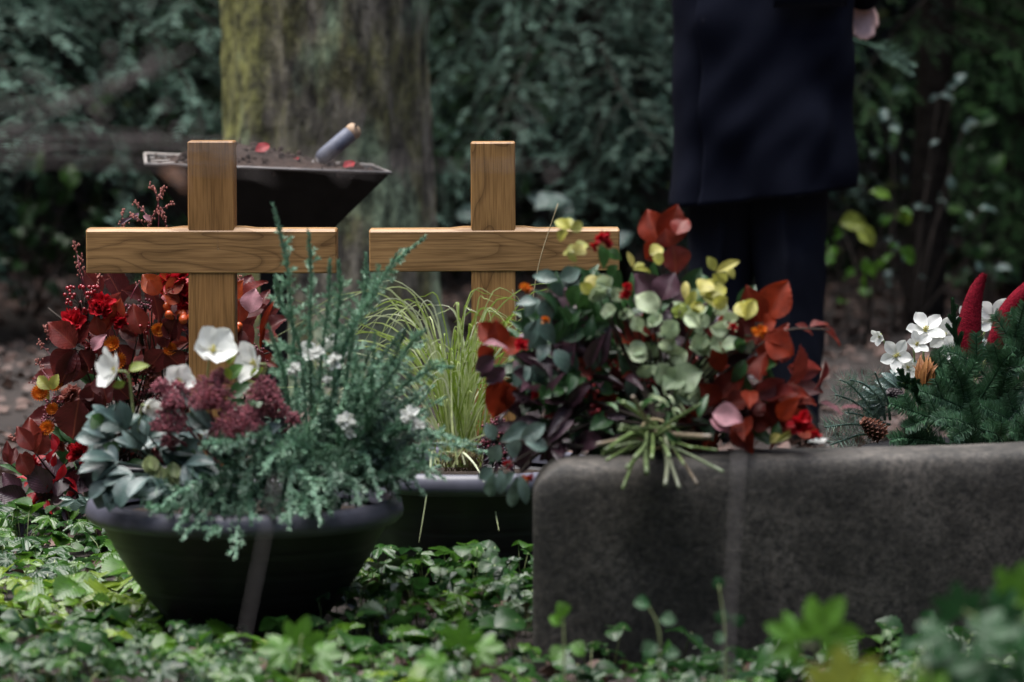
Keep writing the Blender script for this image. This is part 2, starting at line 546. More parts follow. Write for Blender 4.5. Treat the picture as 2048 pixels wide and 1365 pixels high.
M["yellow"] = leaf_mat("yellow_leaves", [(0.26, 0.28, 0.07), (0.46, 0.44, 0.07), (0.60, 0.53, 0.16)], 0.4, 0.35, 0.2, (0.6, 0.55, 0.2), 8)
M["green"] = leaf_mat("green_leaves", [(0.018, 0.055, 0.022), (0.04, 0.115, 0.03), (0.08, 0.18, 0.035)], 0.3, 0.2, 0.3, (0.12, 0.2, 0.08), 9)
M["sage"] = leaf_mat("grey_green_leaves", [(0.05, 0.095, 0.08), (0.10, 0.165, 0.135), (0.17, 0.24, 0.20)], 0.33, 0.15, 0.25, (0.2, 0.28, 0.24), 8, spec=0.6)
M["hell"] = leaf_mat("christmas_rose_leaves", [(0.035, 0.075, 0.062), (0.075, 0.125, 0.115), (0.13, 0.185, 0.175)], 0.3, 0.12, 0.3, (0.15, 0.22, 0.18), 8, spec=0.7)
M["petal"] = leaf_mat("white_petals", [(0.78, 0.80, 0.76), (0.86, 0.86, 0.83)], 0.5, 0.3, 0.12, (0.7, 0.75, 0.6), 10, var=0.05)
M["stamen"] = plain("yellow_stamens", (0.55, 0.50, 0.16), 0.6, 0.3)
M["bud"] = leaf_mat("green_buds", [(0.30, 0.38, 0.16), (0.42, 0.46, 0.24)], 0.45, 0.3, 0)
M["juniper"] = leaf_mat("juniper_needles", [(0.085, 0.185, 0.12), (0.18, 0.34, 0.225), (0.33, 0.50, 0.34)], 0.42, 0.12, 0)
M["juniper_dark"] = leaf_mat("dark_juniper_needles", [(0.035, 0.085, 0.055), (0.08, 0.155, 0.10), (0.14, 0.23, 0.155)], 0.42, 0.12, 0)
M["skimmia"] = leaf_mat("skimmia_buds", [(0.055, 0.010, 0.018), (0.16, 0.028, 0.045), (0.40, 0.10, 0.13)], 0.5, 0, 0)
M["grass"] = leaf_mat("sedge_blades", [(0.17, 0.27, 0.025), (0.30, 0.42, 0.06), (0.52, 0.60, 0.26), (0.66, 0.70, 0.50)], 0.38, 0.3, 0)
M["straw"] = plain("straw", (0.40, 0.32, 0.19), 0.7, 0.2)
M["cut_stem"] = leaf_mat("cut_stems", [(0.07, 0.11, 0.035), (0.13, 0.19, 0.06), (0.22, 0.26, 0.17), (0.17, 0.12, 0.085)], 0.4, 0.0, 0)
M["rose"] = leaf_mat("red_petals", [(0.40, 0.008, 0.016), (0.62, 0.015, 0.03)], 0.5, 0.3, 0)
M["orange"] = leaf_mat("orange_petals", [(0.60, 0.13, 0.015), (0.72, 0.26, 0.02)], 0.5, 0.3, 0)
M["salmon"] = leaf_mat("salmon_petals", [(0.40, 0.14, 0.11), (0.52, 0.22, 0.18)], 0.5, 0.3, 0)
M["berry"] = plain("red_berries", (0.24, 0.012, 0.018), 0.2, 0.6, 50, 0.25)
M["hip"] = plain("orange_hips", (0.62, 0.11, 0.03), 0.2, 0.6, 50, 0.2)
M["maroon"] = plain("maroon_beads", (0.14, 0.02, 0.035), 0.4, 0.5, 80, 0.4)
M["plastic"] = plain("dark_plastic", (0.017, 0.0165, 0.019), 0.45, 0.4, 7, 0.4, 0.06)
M["lit_rim"] = plain("lit_rim_plastic", (0.088, 0.088, 0.115), 0.42, 0.5, 9, 0.25, 0.05)  # paler than the bowl wall: top light on the lip put into the colour
M["peat"] = plain("peat", (0.03, 0.021, 0.016), 0.9, 0.2, 90, 0.5, 0.9)
M["crumb"] = plain("earth_crumbs", (0.058, 0.038, 0.030), 0.85, 0.25, 60, 0.45, 0.9, bdist=0.01)
M["steel"] = plain("black_steel", (0.013, 0.012, 0.012), 0.55, 0.3, 20, 0.35, 0.1)
M["worn"] = plain("worn_rim", (0.16, 0.145, 0.14), 0.45, 0.5, 35, 0.35, 0.2)
M["pale_rim"] = plain("pale_rim", (0.30, 0.27, 0.245), 0.5, 0.4, 35, 0.3, 0.2)
M["grip"] = plain("grey_grip", (0.10, 0.11, 0.15), 0.55, 0.4, 60, 0.15, 0.2)
M["ash"] = plain("pale_wood", (0.42, 0.29, 0.19), 0.55, 0.3, 40, 0.2)
M["velvet"] = plain("red_velvet", (0.15, 0.003, 0.012), 0.95, 0.15, 160, 0.35, 0.9, bscale=260, bdist=0.004)
M["fir"] = leaf_mat("fir_needles", [(0.024, 0.070, 0.034), (0.058, 0.145, 0.070), (0.13, 0.24, 0.145), (0.30, 0.40, 0.34)], 0.32, 0.1, 0, spec=0.6)
M["thuja"] = leaf_mat("thuja_scales", [(0.02, 0.06, 0.025), (0.045, 0.11, 0.05)], 0.4, 0.1, 0)
M["pine"] = leaf_mat("pine_needles", [(0.09, 0.15, 0.13), (0.16, 0.24, 0.20), (0.22, 0.30, 0.18)], 0.4, 0.15, 0)
M["cone"] = plain("pine_cone", (0.12, 0.045, 0.028), 0.45, 0.45, 80, 0.5, 0.3)
M["coneb"] = plain("dark_cone", (0.035, 0.025, 0.028), 0.5, 0.4, 80, 0.5, 0.3)
M["pod"] = leaf_mat("dried_bracts", [(0.26, 0.10, 0.03), (0.42, 0.19, 0.06)], 0.45, 0.1, 0.2, (0.2, 0.08, 0.03))
M["coat"] = plain("navy_wool", (0.0055, 0.0067, 0.0138), 0.9, 0.08, 300, 0.3, 0.25, bscale=700, bdist=0.001)
M["trouser"] = plain("dark_trousers", (0.0125, 0.0145, 0.0235), 0.85, 0.1, 300, 0.25, 0.15, bscale=700, bdist=0.001)
M["button"] = plain("dark_button", (0.02, 0.02, 0.03), 0.15, 0.6)
M["shoe"] = plain("black_leather", (0.012, 0.012, 0.012), 0.3, 0.5)
M["skin"] = plain("skin", (0.66, 0.40, 0.34), 0.5, 0.4, 40, 0.08)
M["hair"] = plain("grey_hair", (0.10, 0.085, 0.07), 0.7, 0.3, 150, 0.4, 0.5)
M["eye"] = plain("eye", (0.6, 0.6, 0.6), 0.2, 0.5, 5, 0.02)
M["lip"] = plain("lip", (0.40, 0.17, 0.15), 0.5, 0.3)
M["leafpeach"] = leaf_mat("peach_leaf", [(0.46, 0.24, 0.15), (0.5, 0.28, 0.18)], 0.5, 0.3, 0.2, (0.4, 0.2, 0.1))
m, nt, b, out = nodes("water")
b.inputs["Transmission Weight"].default_value = 1.0; b.inputs["Roughness"].default_value = 0.02; b.inputs["IOR"].default_value = 1.33
M["water"] = m
# stone: dark pitted sandstone
m, nt, b, out = nodes("weathered_stone")
co = coords(nt)
n1 = nz(nt, 7, 4, 0.6, co); n2 = nz(nt, 90, 4, 0.7, co); n3 = nz(nt, 48, 4, 0.65, co)
r1 = ramp(nt, [(0.021, 0.019, 0.0155), (0.040, 0.0355, 0.030), (0.072, 0.064, 0.055)], [0.36, 0.5, 0.64]); nt.links.new(n1.outputs[0], r1.inputs[0])
r2 = ramp(nt, [(0.25, 0.25, 0.25), (1.0, 1.0, 1.0), (1.3, 1.26, 1.22)], [0.36, 0.46, 0.7]); nt.links.new(n3.outputs[0], r2.inputs[0])
r3 = ramp(nt, [(0.5,) * 3, (1.45,) * 3], [0.36, 0.64]); nt.links.new(n2.outputs[0], r3.inputs[0])
col = mix(nt, 0.7, r1.outputs[0], r2.outputs[0], 'MULTIPLY'); col = mix(nt, 1.0, col, r3.outputs[0], 'MULTIPLY')
nt.links.new(col, b.inputs["Base Color"]); b.inputs["Roughness"].default_value = 0.75
bump(nt, b, mth(nt, 'ADD', n3.outputs[0], mth(nt, 'MULTIPLY', n2.outputs[0], 0.4)), 0.5, 0.005)
M["stone"] = m


# ------------------------------------------------------------------ ground
def ground_z(x, y):
    z = 0.014 * noise.noise((x * 1.7, y * 1.7, 0)) + 0.03 * noise.noise((x * .4, y * .4, 5)) * min(1, max(0, (y - 9) / 3))
    if y > 21: z += 0.55 * (y - 21) + 0.02 * (y - 21) ** 1.5
    return z


xs = np.concatenate([np.linspace(-60, -4, 30)[:-1], np.linspace(-4, 4, 121), np.linspace(4, 60, 30)[1:]])
ys = np.concatenate([np.linspace(-50, 3, 28)[:-1], np.linspace(3, 13, 151), np.linspace(13, 60, 60)[1:]])
g = MB()
gv = [(x, y, ground_z(x, y)) for y in ys for x in xs]
nx = len(xs)
g.add(gv, [(j * nx + i, j * nx + i + 1, (j + 1) * nx + i + 1, (j + 1) * nx + i) for j in range(len(ys) - 1) for i in range(nx - 1)])
go = g.build("ground", M["soil"])
tag(go, None, None, kind="structure")

# fallen leaves over the path behind the graves
mb = MB()
n = 10500
yy = np.concatenate([RNG.uniform(5.6, 8.9, 1500), RNG.uniform(8.6, 20.5, n - 1500)]); xx = RNG.uniform(-1, 1, n) * (0.9 + yy * 0.16)
C = np.array([(x, y, ground_z(x, y) + 0.012) for x, y in zip(xx, yy)])
Y = unit(np.stack([RNG.normal(size=n), RNG.normal(size=n), RNG.normal(size=n) * .25], -1))
rand_leaves(mb, OVATE, C, Y, RNG.uniform(.035, .075, n), 0.65, RNG.uniform(0, 1, n), N=(0, 0, 1), roll=0.9)
tag(mb.build("leaf_litter", M["litter"]), "brown fallen leaves strewn over the bare earth behind the graves", "fallen leaves", kind="stuff")

# ------------------------------------------------------------------ far woods: dense undergrowth that closes the view, and the wood all round
mb = MB()
n = 26000
yy = RNG.uniform(17.3, 22.5, n); xx = RNG.uniform(-1, 1, n) * (1.6 + yy * 0.17); zz = RNG.uniform(0, 1, n) ** 1.2 * 3.0
keep = RNG.uniform(0, 1, n) < 0.35 + 0.65 * np.array([noise.noise((x * 1.1, y * .6, z * 1.1)) > -0.12 for x, y, z in zip(xx, yy, zz)])
C = np.stack([xx, yy, zz], -1)[keep]
C[:, 2] += np.maximum(0, C[:, 1] - 21) * .55
k = len(C)
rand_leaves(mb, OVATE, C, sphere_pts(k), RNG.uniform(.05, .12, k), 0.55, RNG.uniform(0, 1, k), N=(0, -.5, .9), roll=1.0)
# the wood round the burial ground: crowns of leaf-sized faces
n = 90000
ang = RNG.uniform(0, 2 * math.pi, n); rr = RNG.uniform(15, 22, n); zz = RNG.uniform(0.2, 15, n)
px_, py_ = rr * np.sin(ang), 6 + rr * np.cos(ang)
ok = ~((np.abs(px_) < 5.0) & (py_ > 0) & (zz < 3.2) & (py_ < 23))
ok &= np.array([noise.noise((a * 3, z * .35, r_ * .3)) > -0.28 for a, z, r_ in zip(ang, zz, rr)])
C = np.stack([px_, py_, zz], -1)[ok]; C[:, 2] += np.maximum(0, C[:, 1] - 21) * .55; k = len(C)
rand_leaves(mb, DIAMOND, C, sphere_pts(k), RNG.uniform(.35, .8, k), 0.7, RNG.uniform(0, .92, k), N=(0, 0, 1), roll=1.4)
# unseen crowns added above the wood behind to keep it in shade
n = 26000
yy = RNG.uniform(15.2, 24, n); xx = RNG.uniform(-9, 9, n); zz = RNG.uniform(3.4, 7.5, n) + .45 * np.maximum(0, yy - 21)
ok = np.array([noise.noise((x * .7, y * .7, z * .5)) > -0.22 for x, y, z in zip(xx, yy, zz)])
ok &= ~((xx > -5) & (xx < .6) & (yy < 16.6))  # opening left in the added crowns so light reaches the left yew
C = np.stack([xx, yy, zz], -1)[ok]; k = len(C)
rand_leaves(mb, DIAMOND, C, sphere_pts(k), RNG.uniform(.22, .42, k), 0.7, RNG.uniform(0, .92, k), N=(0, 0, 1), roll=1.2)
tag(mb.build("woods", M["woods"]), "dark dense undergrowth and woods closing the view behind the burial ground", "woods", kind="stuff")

# ------------------------------------------------------------------ big mossy tree
TX, TY = P(643, 300, 12.0)[0], 12.3
tree = thing("mature_tree", "thick mossy tree trunk with pale lichen behind the two wooden crosses", "tree", (TX, TY, 0))
mb = MB()
seg, rings = 140, 190
V = []
for i in range(rings + 1):
    z = -0.1 + 9.6 * (i / rings) ** 1.6
    r0 = 0.338 + 0.10 * math.exp(-max(z, 0) / 0.22) - 0.013 * z
    for kx in range(seg):
        a = 2 * math.pi * kx / seg
        ca, sa = math.cos(a), math.sin(a)
        lump = 0.016 * noise.noise((ca * 1.6, sa * 1.6, z * .9)) + 0.030 * noise.noise((ca * 5.5, sa * 5.5, z * 1.6)) + 0.011 * noise.noise((ca * 16, sa * 16, z * 5)) + 0.006 * noise.noise((ca * 34, sa * 34, z * 14))
        flare = 0.05 * math.exp(-max(z, 0) / 0.25) * math.cos(a * 5 + 1)
        V.append((TX + (r0 + lump + flare) * ca, TY + (r0 + lump + flare) * sa, z))
mb.add(V, [(i * seg + q, i * seg + (q + 1) % seg, (i + 1) * seg + (q + 1) % seg, (i + 1) * seg + q) for i in range(rings) for q in range(seg)])
mb.build("trunk", M["bark"], tree)
mb = MB(); tips = []
for q in range(9):
    a = q * 2.4; z0 = 6.2 + q * 0.35
    p0 = np.array([TX, TY, z0]); d_ = np.array([math.cos(a), math.sin(a), 0.55])
    Cc = spline([p0, p0 + d_ * 1.2 + [0, 0, .1], p0 + d_ * 2.6 + [0, 0, .9]], 10)
    tube(mb, Cc, np.linspace(.11, .025, 10), 7); tips += list(Cc[4:])
mb.build("limb", M["dark_bark"], tree)
mb = MB(); n = 900
C = np.array(tips)[RNG.integers(0, len(tips), n)] + RNG.normal(0, .45, (n, 3))
rand_leaves(mb, DIAMOND, C, sphere_pts(n), RNG.uniform(.10, .2, n), 0.6, RNG.uniform(0, .9, n), N=(0, 0, 1), roll=1.2)
mb.build("crown", M["woods"], tree)


# ------------------------------------------------------------------ conifers with low sweeping boughs
def bough_mesh(L, mat, seed, ntw=18, nl=0.030, dens=0.72, twl=0.52):
    global RNG
    RNG = np.random.default_rng(seed)
    mb = MB(); st = MB()
    main = spline([(0, 0, 0), (0, L * .35, .02), (RNG.normal(0, .05), L * .72, -.07 * L), (RNG.normal(0, .08), L, -.24 * L)], 22)
    tube(st, main, np.linspace(.013, .003, 22), 5)
    needles(mb, main[11:], int(150 * dens), nl, .0062, two=True, up=(0, 0, 1), rb=.5, rv=.25)
    for k in range(ntw):
        f = 0.24 + 0.74 * k / (ntw - 1)
        p = main[min(21, int(f * 21))]
        s = 1 if k % 2 else -1
        ln = twl * (1.08 - f * .72) * RNG.uniform(.7, 1.15)
        a = RNG.uniform(.55, 1.0)
        d_ = np.array([s * math.sin(a), math.cos(a), RNG.normal(-.10, .16)])
        tw = spline([p, p + d_ * ln * .5, p + d_ * ln + [0, 0, -.26 * ln]], 8)
        tube(st, tw, np.linspace(.005, .0015, 8), 4)
        tone = float(np.clip(RNG.normal(.45, .22), 0, 1))
        needles(mb, tw, int(ln * 210 * dens), nl, .0062, two=True, rb=tone, rv=.15)
        for q in range(2):
            j = RNG.integers(2, 7); s2 = 1 if q % 2 else -1
            d2 = unit(d_ + np.array([s2 * .7 * d_[1], -s2 * .7 * d_[0], -.12]))
            l2 = ln * RNG.uniform(.25, .5)
            t2 = spline([tw[j], tw[j] + d2 * l2 * .5, tw[j] + d2 * l2 + [0, 0, -.25 * l2]], 6)
            needles(mb, t2, int(l2 * 230 * dens), nl * .9, .0062, two=True, rb=min(1, tone + .15), rv=.15)
    # the bark of the stem joins the spray mesh as a second material
    o = mb.build("bough", mat)
    return o.data, st


BOUGH = {}
for key in ("yew", "spruce"):
    BOUGH[key] = []
    for q in range(3):
        me, st = bough_mesh(1.5, M[key], 100 + q + (50 if key == "spruce" else 0))
        tmp = st.build("bough_stem", M["dark_bark"]); stem_me = tmp.data
        for ob in [o for o in bpy.data.objects if o.data in (me, stem_me)]: bpy.data.objects.remove(ob)
        BOUGH[key].append((me, stem_me))
RNG = np.random.default_rng(11)


def conifer(x, y, label, key, trunk_r, specs, name="conifer_tree", lean=0.0):
    t = thing(name, label, "tree", (x, y, 0))
    mb = MB()
    tube(mb, spline([(x, y, -.1), (x + lean * .5, y, 2.0), (x + lean, y, 7.5)], 24), np.linspace(trunk_r, trunk_r * .45, 24), 16)
    mb.build("trunk", M["dark_bark"], t)
    for (az, z, L, droop) in specs:
        me, st = random.choice(BOUGH[key])
        o = bpy.data.objects.new("bough", me); COL.objects.link(o); o.parent = t
        o.location = (lean * z / 7.5, 0, z)
        o.rotation_euler = (Matrix.Rotation(az, 3, 'Z') @ Matrix.Rotation(-droop, 3, 'X') @ Matrix.Rotation(random.uniform(-.35, .35), 3, 'Y')).to_euler()
        s = L / 1.5
        o.scale = (s * random.choice((-1, 1)), s, s)
        c = bpy.data.objects.new("stem", st); COL.objects.link(c); c.parent = o
    return t


def specs(n, zlo, zhi, az0, az1, L0, L1, dr0, dr1):
    return [(random.uniform(az0, az1), random.uniform(zlo, zhi), random.uniform(L0, L1), random.uniform(dr0, dr1)) for _ in range(n)]


# azimuth: 0 points away from the camera (+Y), pi towards it
conifer(P(-60, 300, 15.2)[0], 15.2, "yew with drooping blue green sprays left of the mossy trunk", "yew", .09,
        specs(40, 1.25, 2.0, 2.2, 5.3, 1.2, 1.9, .10, .36) + specs(18, 1.7, 3.4, 0, 6.28, 1.3, 1.8, .2, .5), "yew_tree")
mid_yew = conifer(P(1190, 300, 15.0)[0], 15.0, "grey green yew filling the gap between mossy trunk and person in coat", "yew", .14,
        specs(30, 1.1, 1.9, 1.6, 4.7, .9, 1.6, .2, .75) + specs(9, .55, 1.0, 1.9, 4.4, .6, 1.1, .2, .6) + specs(16, 1.8, 3.4, 0, 6.28, 1.3, 1.8, .2, .5), "yew_tree")
conifer(P(1850, 300, 15.4)[0], 15.4, "slim dark trunked conifer to the right of the person in coat", "spruce", .085,
        specs(7, 1.15, 1.7, 1.7, 4.6, .7, 1.2, .1, .5) + specs(14, 1.6, 3.4, 0, 6.28, 1.1, 1.6, .2, .5), "conifer_tree", 0.12)
conifer(P(2060, 300, 17.0)[0], 17.0, "farther conifer with shaded green sprays at the right edge", "spruce", .12,
        specs(12, 1.1, 1.8, 1.7, 4.6, .9, 1.5, .2, .5) + specs(12, 1.8, 3.4, 0, 6.28, 1.1, 1.6, .2, .5))
conifer(P(690, 300, 18.0)[0], 18.0, "dark conifer deep in shade straight behind the mossy trunk", "spruce", .13,
        specs(24, .7, 1.8, 1.6, 4.7, 1.0, 1.7, .2, .6) + specs(12, 1.8, 3.4, 0, 6.28, 1.1, 1.6, .2, .5))


# ------------------------------------------------------------------ broadleaf shrubs in the shade behind the person
def shrub(px, py0, d, label, leaves, mat="green", wid=0.7):
    b0 = P(px, py0, d); b0[2] = ground_z(b0[0], b0[1])
    t = thing("leafy_shrub", label, "shrub", b0, "shrubs in front of the woods")
    st, lv = MB(), MB()
    for (lx, ly, s, ang) in leaves:
        p = P(lx, ly, d + random.uniform(-.25, .25))
        q = b0 + np.array([random.uniform(-.05, .05), random.uniform(-.05, .05), 0])
        C = spline([q, (q + p) / 2 + [0, 0, .08], p], 8)
        tube(st, C, np.linspace(.005, .0018, 8), 5)
        a = R(ang); L = s / S(d)
        y = np.array([math.cos(a), random.uniform(-.5, .3), math.sin(a)])
        rand_leaves(lv, ROUND, p[None], unit(y)[None], L, wid, random.random(), N=(0, -.7, .7), roll=.4)
        for _ in range(3):
            c = C[random.randint(2, 7)]
            rand_leaves(lv, ROUND, c[None], sphere_pts(1), L * .7, wid, random.random() * .5, N=(0, -.6, .8), roll=.8)
    st.build("stem", M["twig"], t); lv.build("foliage", M[mat], t)
    return t


shrub(1720, 700, 14.0, "sapling with a few broad lime green leaves beside the person's trousers",
      [(1680, 448, 62, 10), (1715, 455, 50, -40), (1655, 490, 50, 150), (1780, 400, 46, 140), (1800, 420, 40, -50), (1800, 500, 50, -30)], "ivy", .7)
shrub(1180, 700, 14.2, "low shrub with pale bluish leaves seen just behind the standing cross",
      [(985, 430, 70, 100), (1070, 420, 80, 30), (960, 440, 60, 150), (1110, 450, 60, 60), (1090, 400, 55, 0), (1230, 500, 55, 60)], "sage", .75)
shrub(60, 720, 15.5, "dim bushy shrub under the yew at the far left",
      [(40, 450, 60, 60), (100, 400, 60, 100), (170, 470, 60, 20), (20, 520, 60, 180), (230, 430, 60, 10), (140, 380, 60, 90), (60, 350, 60, 70), (270, 380, 55, 20)], "green", .7)
shrub(1960, 760, 15.8, "dusky shrub with small dull leaves near the right edge",
      [(1950, 520, 50, 60), (2000, 450, 50, 30), (2030, 560, 50, 100), (1930, 430, 50, 150), (1990, 350, 50, 80), (1960, 250, 45, 40), (1985, 560, 45, 10), (1900, 560, 45, 170)], "green", .65)

shrub(1800, 720, 14.6, "slender shrub with sparse pale greyish leaves between coat and slim conifer",
      [(1785, 185, 34, 20), (1765, 245, 36, 80), (1912, 170, 34, 60), (1878, 192, 34, 0), (1800, 265, 30, 140), (1930, 250, 28, 30), (1740, 320, 30, 60), (1960, 420, 40, 10), (1905, 380, 30, 100), (1770, 560, 30, 60), (1990, 540, 36, 20)], "sage", .6)
# one low twig of the middle yew that reaches past the coat
pts = [np.array([mid_yew.location[0], 15.0, 1.75]), P(1480, 20, 13.9), P(1690, 76, 12.9), P(1760, 96, 12.5), P(1830, 133, 12.2)]
C = spline(pts, 40); mb = MB(); tube(mb, C, np.linspace(.008, .0016, 40), 5)
needles(mb, C[26:], 190, .024, .0045, two=True, rb=.75, rv=.15, t0=.02)
for q in (29, 31, 33, 35):
    for s_ in (-1, 1):
        e_ = C[q] + unit(C[q + 1] - C[q]) * .09 + np.array([0, -.03, .035 * s_]); needles(mb, spline([C[q], e_], 5), 36, .022, .0045, two=True, rb=.7, rv=.15)
mb.build("low_twig", M["yew"], mid_yew)

# ------------------------------------------------------------------ two oak grave crosses
def bar(mb, x0, x1, y0, y1, z0, z1, ch=0.003):
    """A board with lightly eased edges."""
    v = []
    for (xx, cx) in ((x0, 1), (x0 + ch, 0), (x1 - ch, 0), (x1, 1)):
        c = ch if cx else 0
        for (yy, zz) in ((y0 + ch, z0 + c), (y1 - ch, z0 + c), (y1 - c, z0 + ch), (y1 - c, z1 - ch), (y1 - ch, z1 - c), (y0 + ch, z1 - c), (y0 + c, z1 - ch), (y0 + c, z0 + ch)):
            v.append((xx, yy, zz))
    f = [(i * 8 + k, i * 8 + (k + 1) % 8, (i + 1) * 8 + (k + 1) % 8, (i + 1) * 8 + k) for i in range(3) for k in range(8)]
    f += [tuple(range(8))[::-1], tuple(24 + k for k in range(8))]
    mb.add(v, f)


def crossbeam(mb, x0, x1, y0, y1, z0, z1, xc, hw):
    """Beam whose upper front edge is chamfered except beside the joint."""
    stn = [(x0, .0), (x0 + .003, 1), (xc - hw - .03, 1), (xc - hw, 0.12), (xc + hw, 0.12), (xc + hw + .03, 1), (x1 - .003, 1), (x1, .0)]
    v = []
    for i, (x, c) in enumerate(stn):
        e = .003 if i in (0, len(stn) - 1) else 0
        cf = .0065; cb = .009 * max(c, .12) if not e else .009
        v += [(x, y0 + .002 + e, z0 + e), (x, y1 - .002, z0 + e), (x, y1 - e, z0 + .002), (x, y1 - e, z1 - cb), (x, y1 - 2 * cb, z1 - e - (.0025 if c > .5 or e else 0)), (x, y0 + cf, z1 - e - (.0025 if c > .5 or e else 0)), (x, y0 + e, z1 - cf - .0025), (x, y0 + e, z0 + .002)]
    n = len(stn)
    f = [(i * 8 + k, i * 8 + (k + 1) % 8, (i + 1) * 8 + (k + 1) % 8, (i + 1) * 8 + k) for i in range(n - 1) for k in range(8)]
    f += [tuple(range(8))[::-1], tuple((n - 1) * 8 + k for k in range(8))]
    mb.add(v, f)


def cross(d, xl, xr, ptop, bl, br, bt, bb, label, ms, mp, tilt=0.0):
    s = S(d)
    X0, X1 = P(xl, 500, d)[0], P(xr, 500, d)[0]
    xc = (X0 + X1) / 2
    t = thing("wooden_cross", label, "grave cross", (xc, d, 0), "oak crosses marking two graves")
    zt, zb1, zb0 = P(500, ptop, d)[2], P(500, bt, d)[2], P(500, bb, d)[2]
    mb = MB(); bar(mb, X0, X1, d, d + .084, -.2, zt)
    o = mb.build("post", mp, t, smooth=False)
    mb = MB(); crossbeam(mb, P(bl, 500, d)[0], P(br, 500, d)[0], d - .002, d + .086, zb0, zb1, xc, (X1 - X0) / 2 + .018)
    o2 = mb.build("crossbeam", ms, t, smooth=False)
    t.rotation_euler = (0, tilt, 0)
    return t


M["oak1"] = wood_mat("oak_cathedral", 0, 3.1, 9, (0.37, 0.205, 0.082), (0.18, 0.095, 0.038), 10, 3.4)
M["oak2"] = wood_mat("oak_plain", 2, 9.4, 7, (0.35, 0.18, 0.064), (0.25, 0.125, 0.043), 14, 1.0)
M["oak3"] = wood_mat("oak_fine", 0, 5.7, 13, (0.37, 0.21, 0.086), (0.20, 0.108, 0.043), 15, 1.1)
M["oak4"] = wood_mat("oak_sweep", 2, 2.2, 14, (0.37, 0.20, 0.074), (0.17, 0.087, 0.034), 9, 2.2)
cross(8.5, 376, 469, 283, 172, 673, 456, 547, "light oak cross rising from the red flower arrangement, soil tray behind it", M["oak1"], M["oak2"])
cross(8.52, 945, 1034, 285, 741, 1242, 456, 543, "light oak cross standing free behind the arching grass", M["oak3"], M["oak4"], -0.0045)

# hanging drop
dp = P(436, 494, 8.47)
mb = MB()
lathe(mb, [(0.0001, .010), (.0007, .006), (.0016, .001), (.0024, -.003), (.0021, -.006), (.0001, -.0078)], dp, 14)
tube(mb, [dp + [0, 0, .009], P(436, 462, 8.47)], .00035, 5)
tag(mb.build("water_drop", M["water"]), "single clear water drop hanging before the left cross beam on a thread", "water drop")

# ------------------------------------------------------------------ tray of earth on a stand, hand shovel, rose petals
D0 = 10.0
A_, B_, C_, E_ = P(290, 309, D0 + .42), P(292, 329, D0), P(781, 346, D0), P(748, 333, D0 + .40)
cen = (A_ + B_ + C_ + E_) / 4
tray = thing("earth_tray", "black tapered metal tray on a post holding burial soil behind the left cross", "earth tray", (cen[0], cen[1], 0))
low = [P(415, 462, D0 + .32), P(400, 470, D0 + .1), P(655, 470, D0 + .1), P(645, 462, D0 + .32)]
top = [A_, B_, C_, E_]
mb = MB()
cin = [p + (cen - p) * .035 for p in top]; lin = [l + [0, 0, .02] + (np.mean(low, 0) - l) * .05 for l in low]
v = list(low) + list(top) + cin + lin
f = [(3, 2, 1, 0), (12, 13, 14, 15)]
for k in range(4):
    j = (k + 1) % 4
    f += [(k, j, 4 + j, 4 + k), (8 + k, 8 + j, 12 + j, 12 + k)]
mb.add(v, f); mb.build("pan", M["steel"], tray, False)
for ks, mt in (((1, 2), "worn"), ((0, 3), "pale_rim")):
    mb = MB()
    for k in ks: tube(mb, [top[k] + [0, 0, .001 * (k in (0, 3))], top[(k + 1) % 4] + [0, 0, .001 * (k in (0, 3))]], .0045 if k in (1, 2) else .0056, 8)
    mb.build("rim", M[mt], tray)
for q in (.25, .55, .8):
    mb = MB(); a_, b_ = A_ + (B_ - A_) * q, E_ + (C_ - E_) * q
    tube(mb, [a_ + (b_ - a_) * .02 + [0, 0, -.004], a_ + (b_ - a_) * .22 + [0, 0, .004]], .0040, 7); mb.build("worn_slat", M["pale_rim"], tray)
mb = MB(); bc = np.mean(low, 0)
px0 = P(538, 600, D0)[0]
bar(mb, px0 - .035, px0 + .035, D0 + .17, D0 + .24, .03, bc[2] + .004)
mb.build("post", M["steel"], tray, False)
mb = MB()
bar(mb, px0 - .25, px0 + .25, D0 + .18, D0 + .23, 0.0, .03); bar(mb, px0 - .025, px0 + .025, D0 - .05, D0 + .1795, 0.0, .03); bar(mb, px0 - .025, px0 + .025, D0 + .2305, D0 + .46, 0.0, .03)
mb.build("foot", M["steel"], tray, False)

mb = MB(); nu, nv = 64, 26; V = []
for j in range(nv + 1):
    for i in range(nu + 1):
        u, w = i / nu, j / nv
        p = (1 - w) * ((1 - u) * B_ + u * C_) + w * ((1 - u) * A_ + u * E_)
        p = p + (cen - p) * .06
        e = min(1, 5 * min(u, 1 - u)) * min(1, 4 * min(w, 1 - w))
        h = -.012 + e * (.030 + .030 * math.exp(-((u - .42) / .20) ** 2) - .012 * u) + e * (.012 * noise.noise((u * 16, w * 9, 1)) + .009 * noise.noise((u * 45, w * 22, 4)))
        V.append(p + [0, 0, h])
mb.add(V, [(j * (nu + 1) + i, j * (nu + 1) + i + 1, (j + 1) * (nu + 1) + i + 1, (j + 1) * (nu + 1) + i) for j in range(nv) for i in range(nu)])
n = 420
idx = RNG.integers(0, len(V), n)
Cc = np.array(V)[idx] + RNG.normal(0, .004, (n, 3))
Mx = np.stack([np.diag(RNG.uniform(.003, .011, 3)) @ rotz(RNG.uniform(0, 6)) for _ in range(n)])
mb.inst(BALL_S, Mx, Cc, RNG.uniform(0, 1, n))
tag(mb.build("soil_heap", M["crumb"]), "crumbly brown burial soil heaped in the black tray", "soil heap")

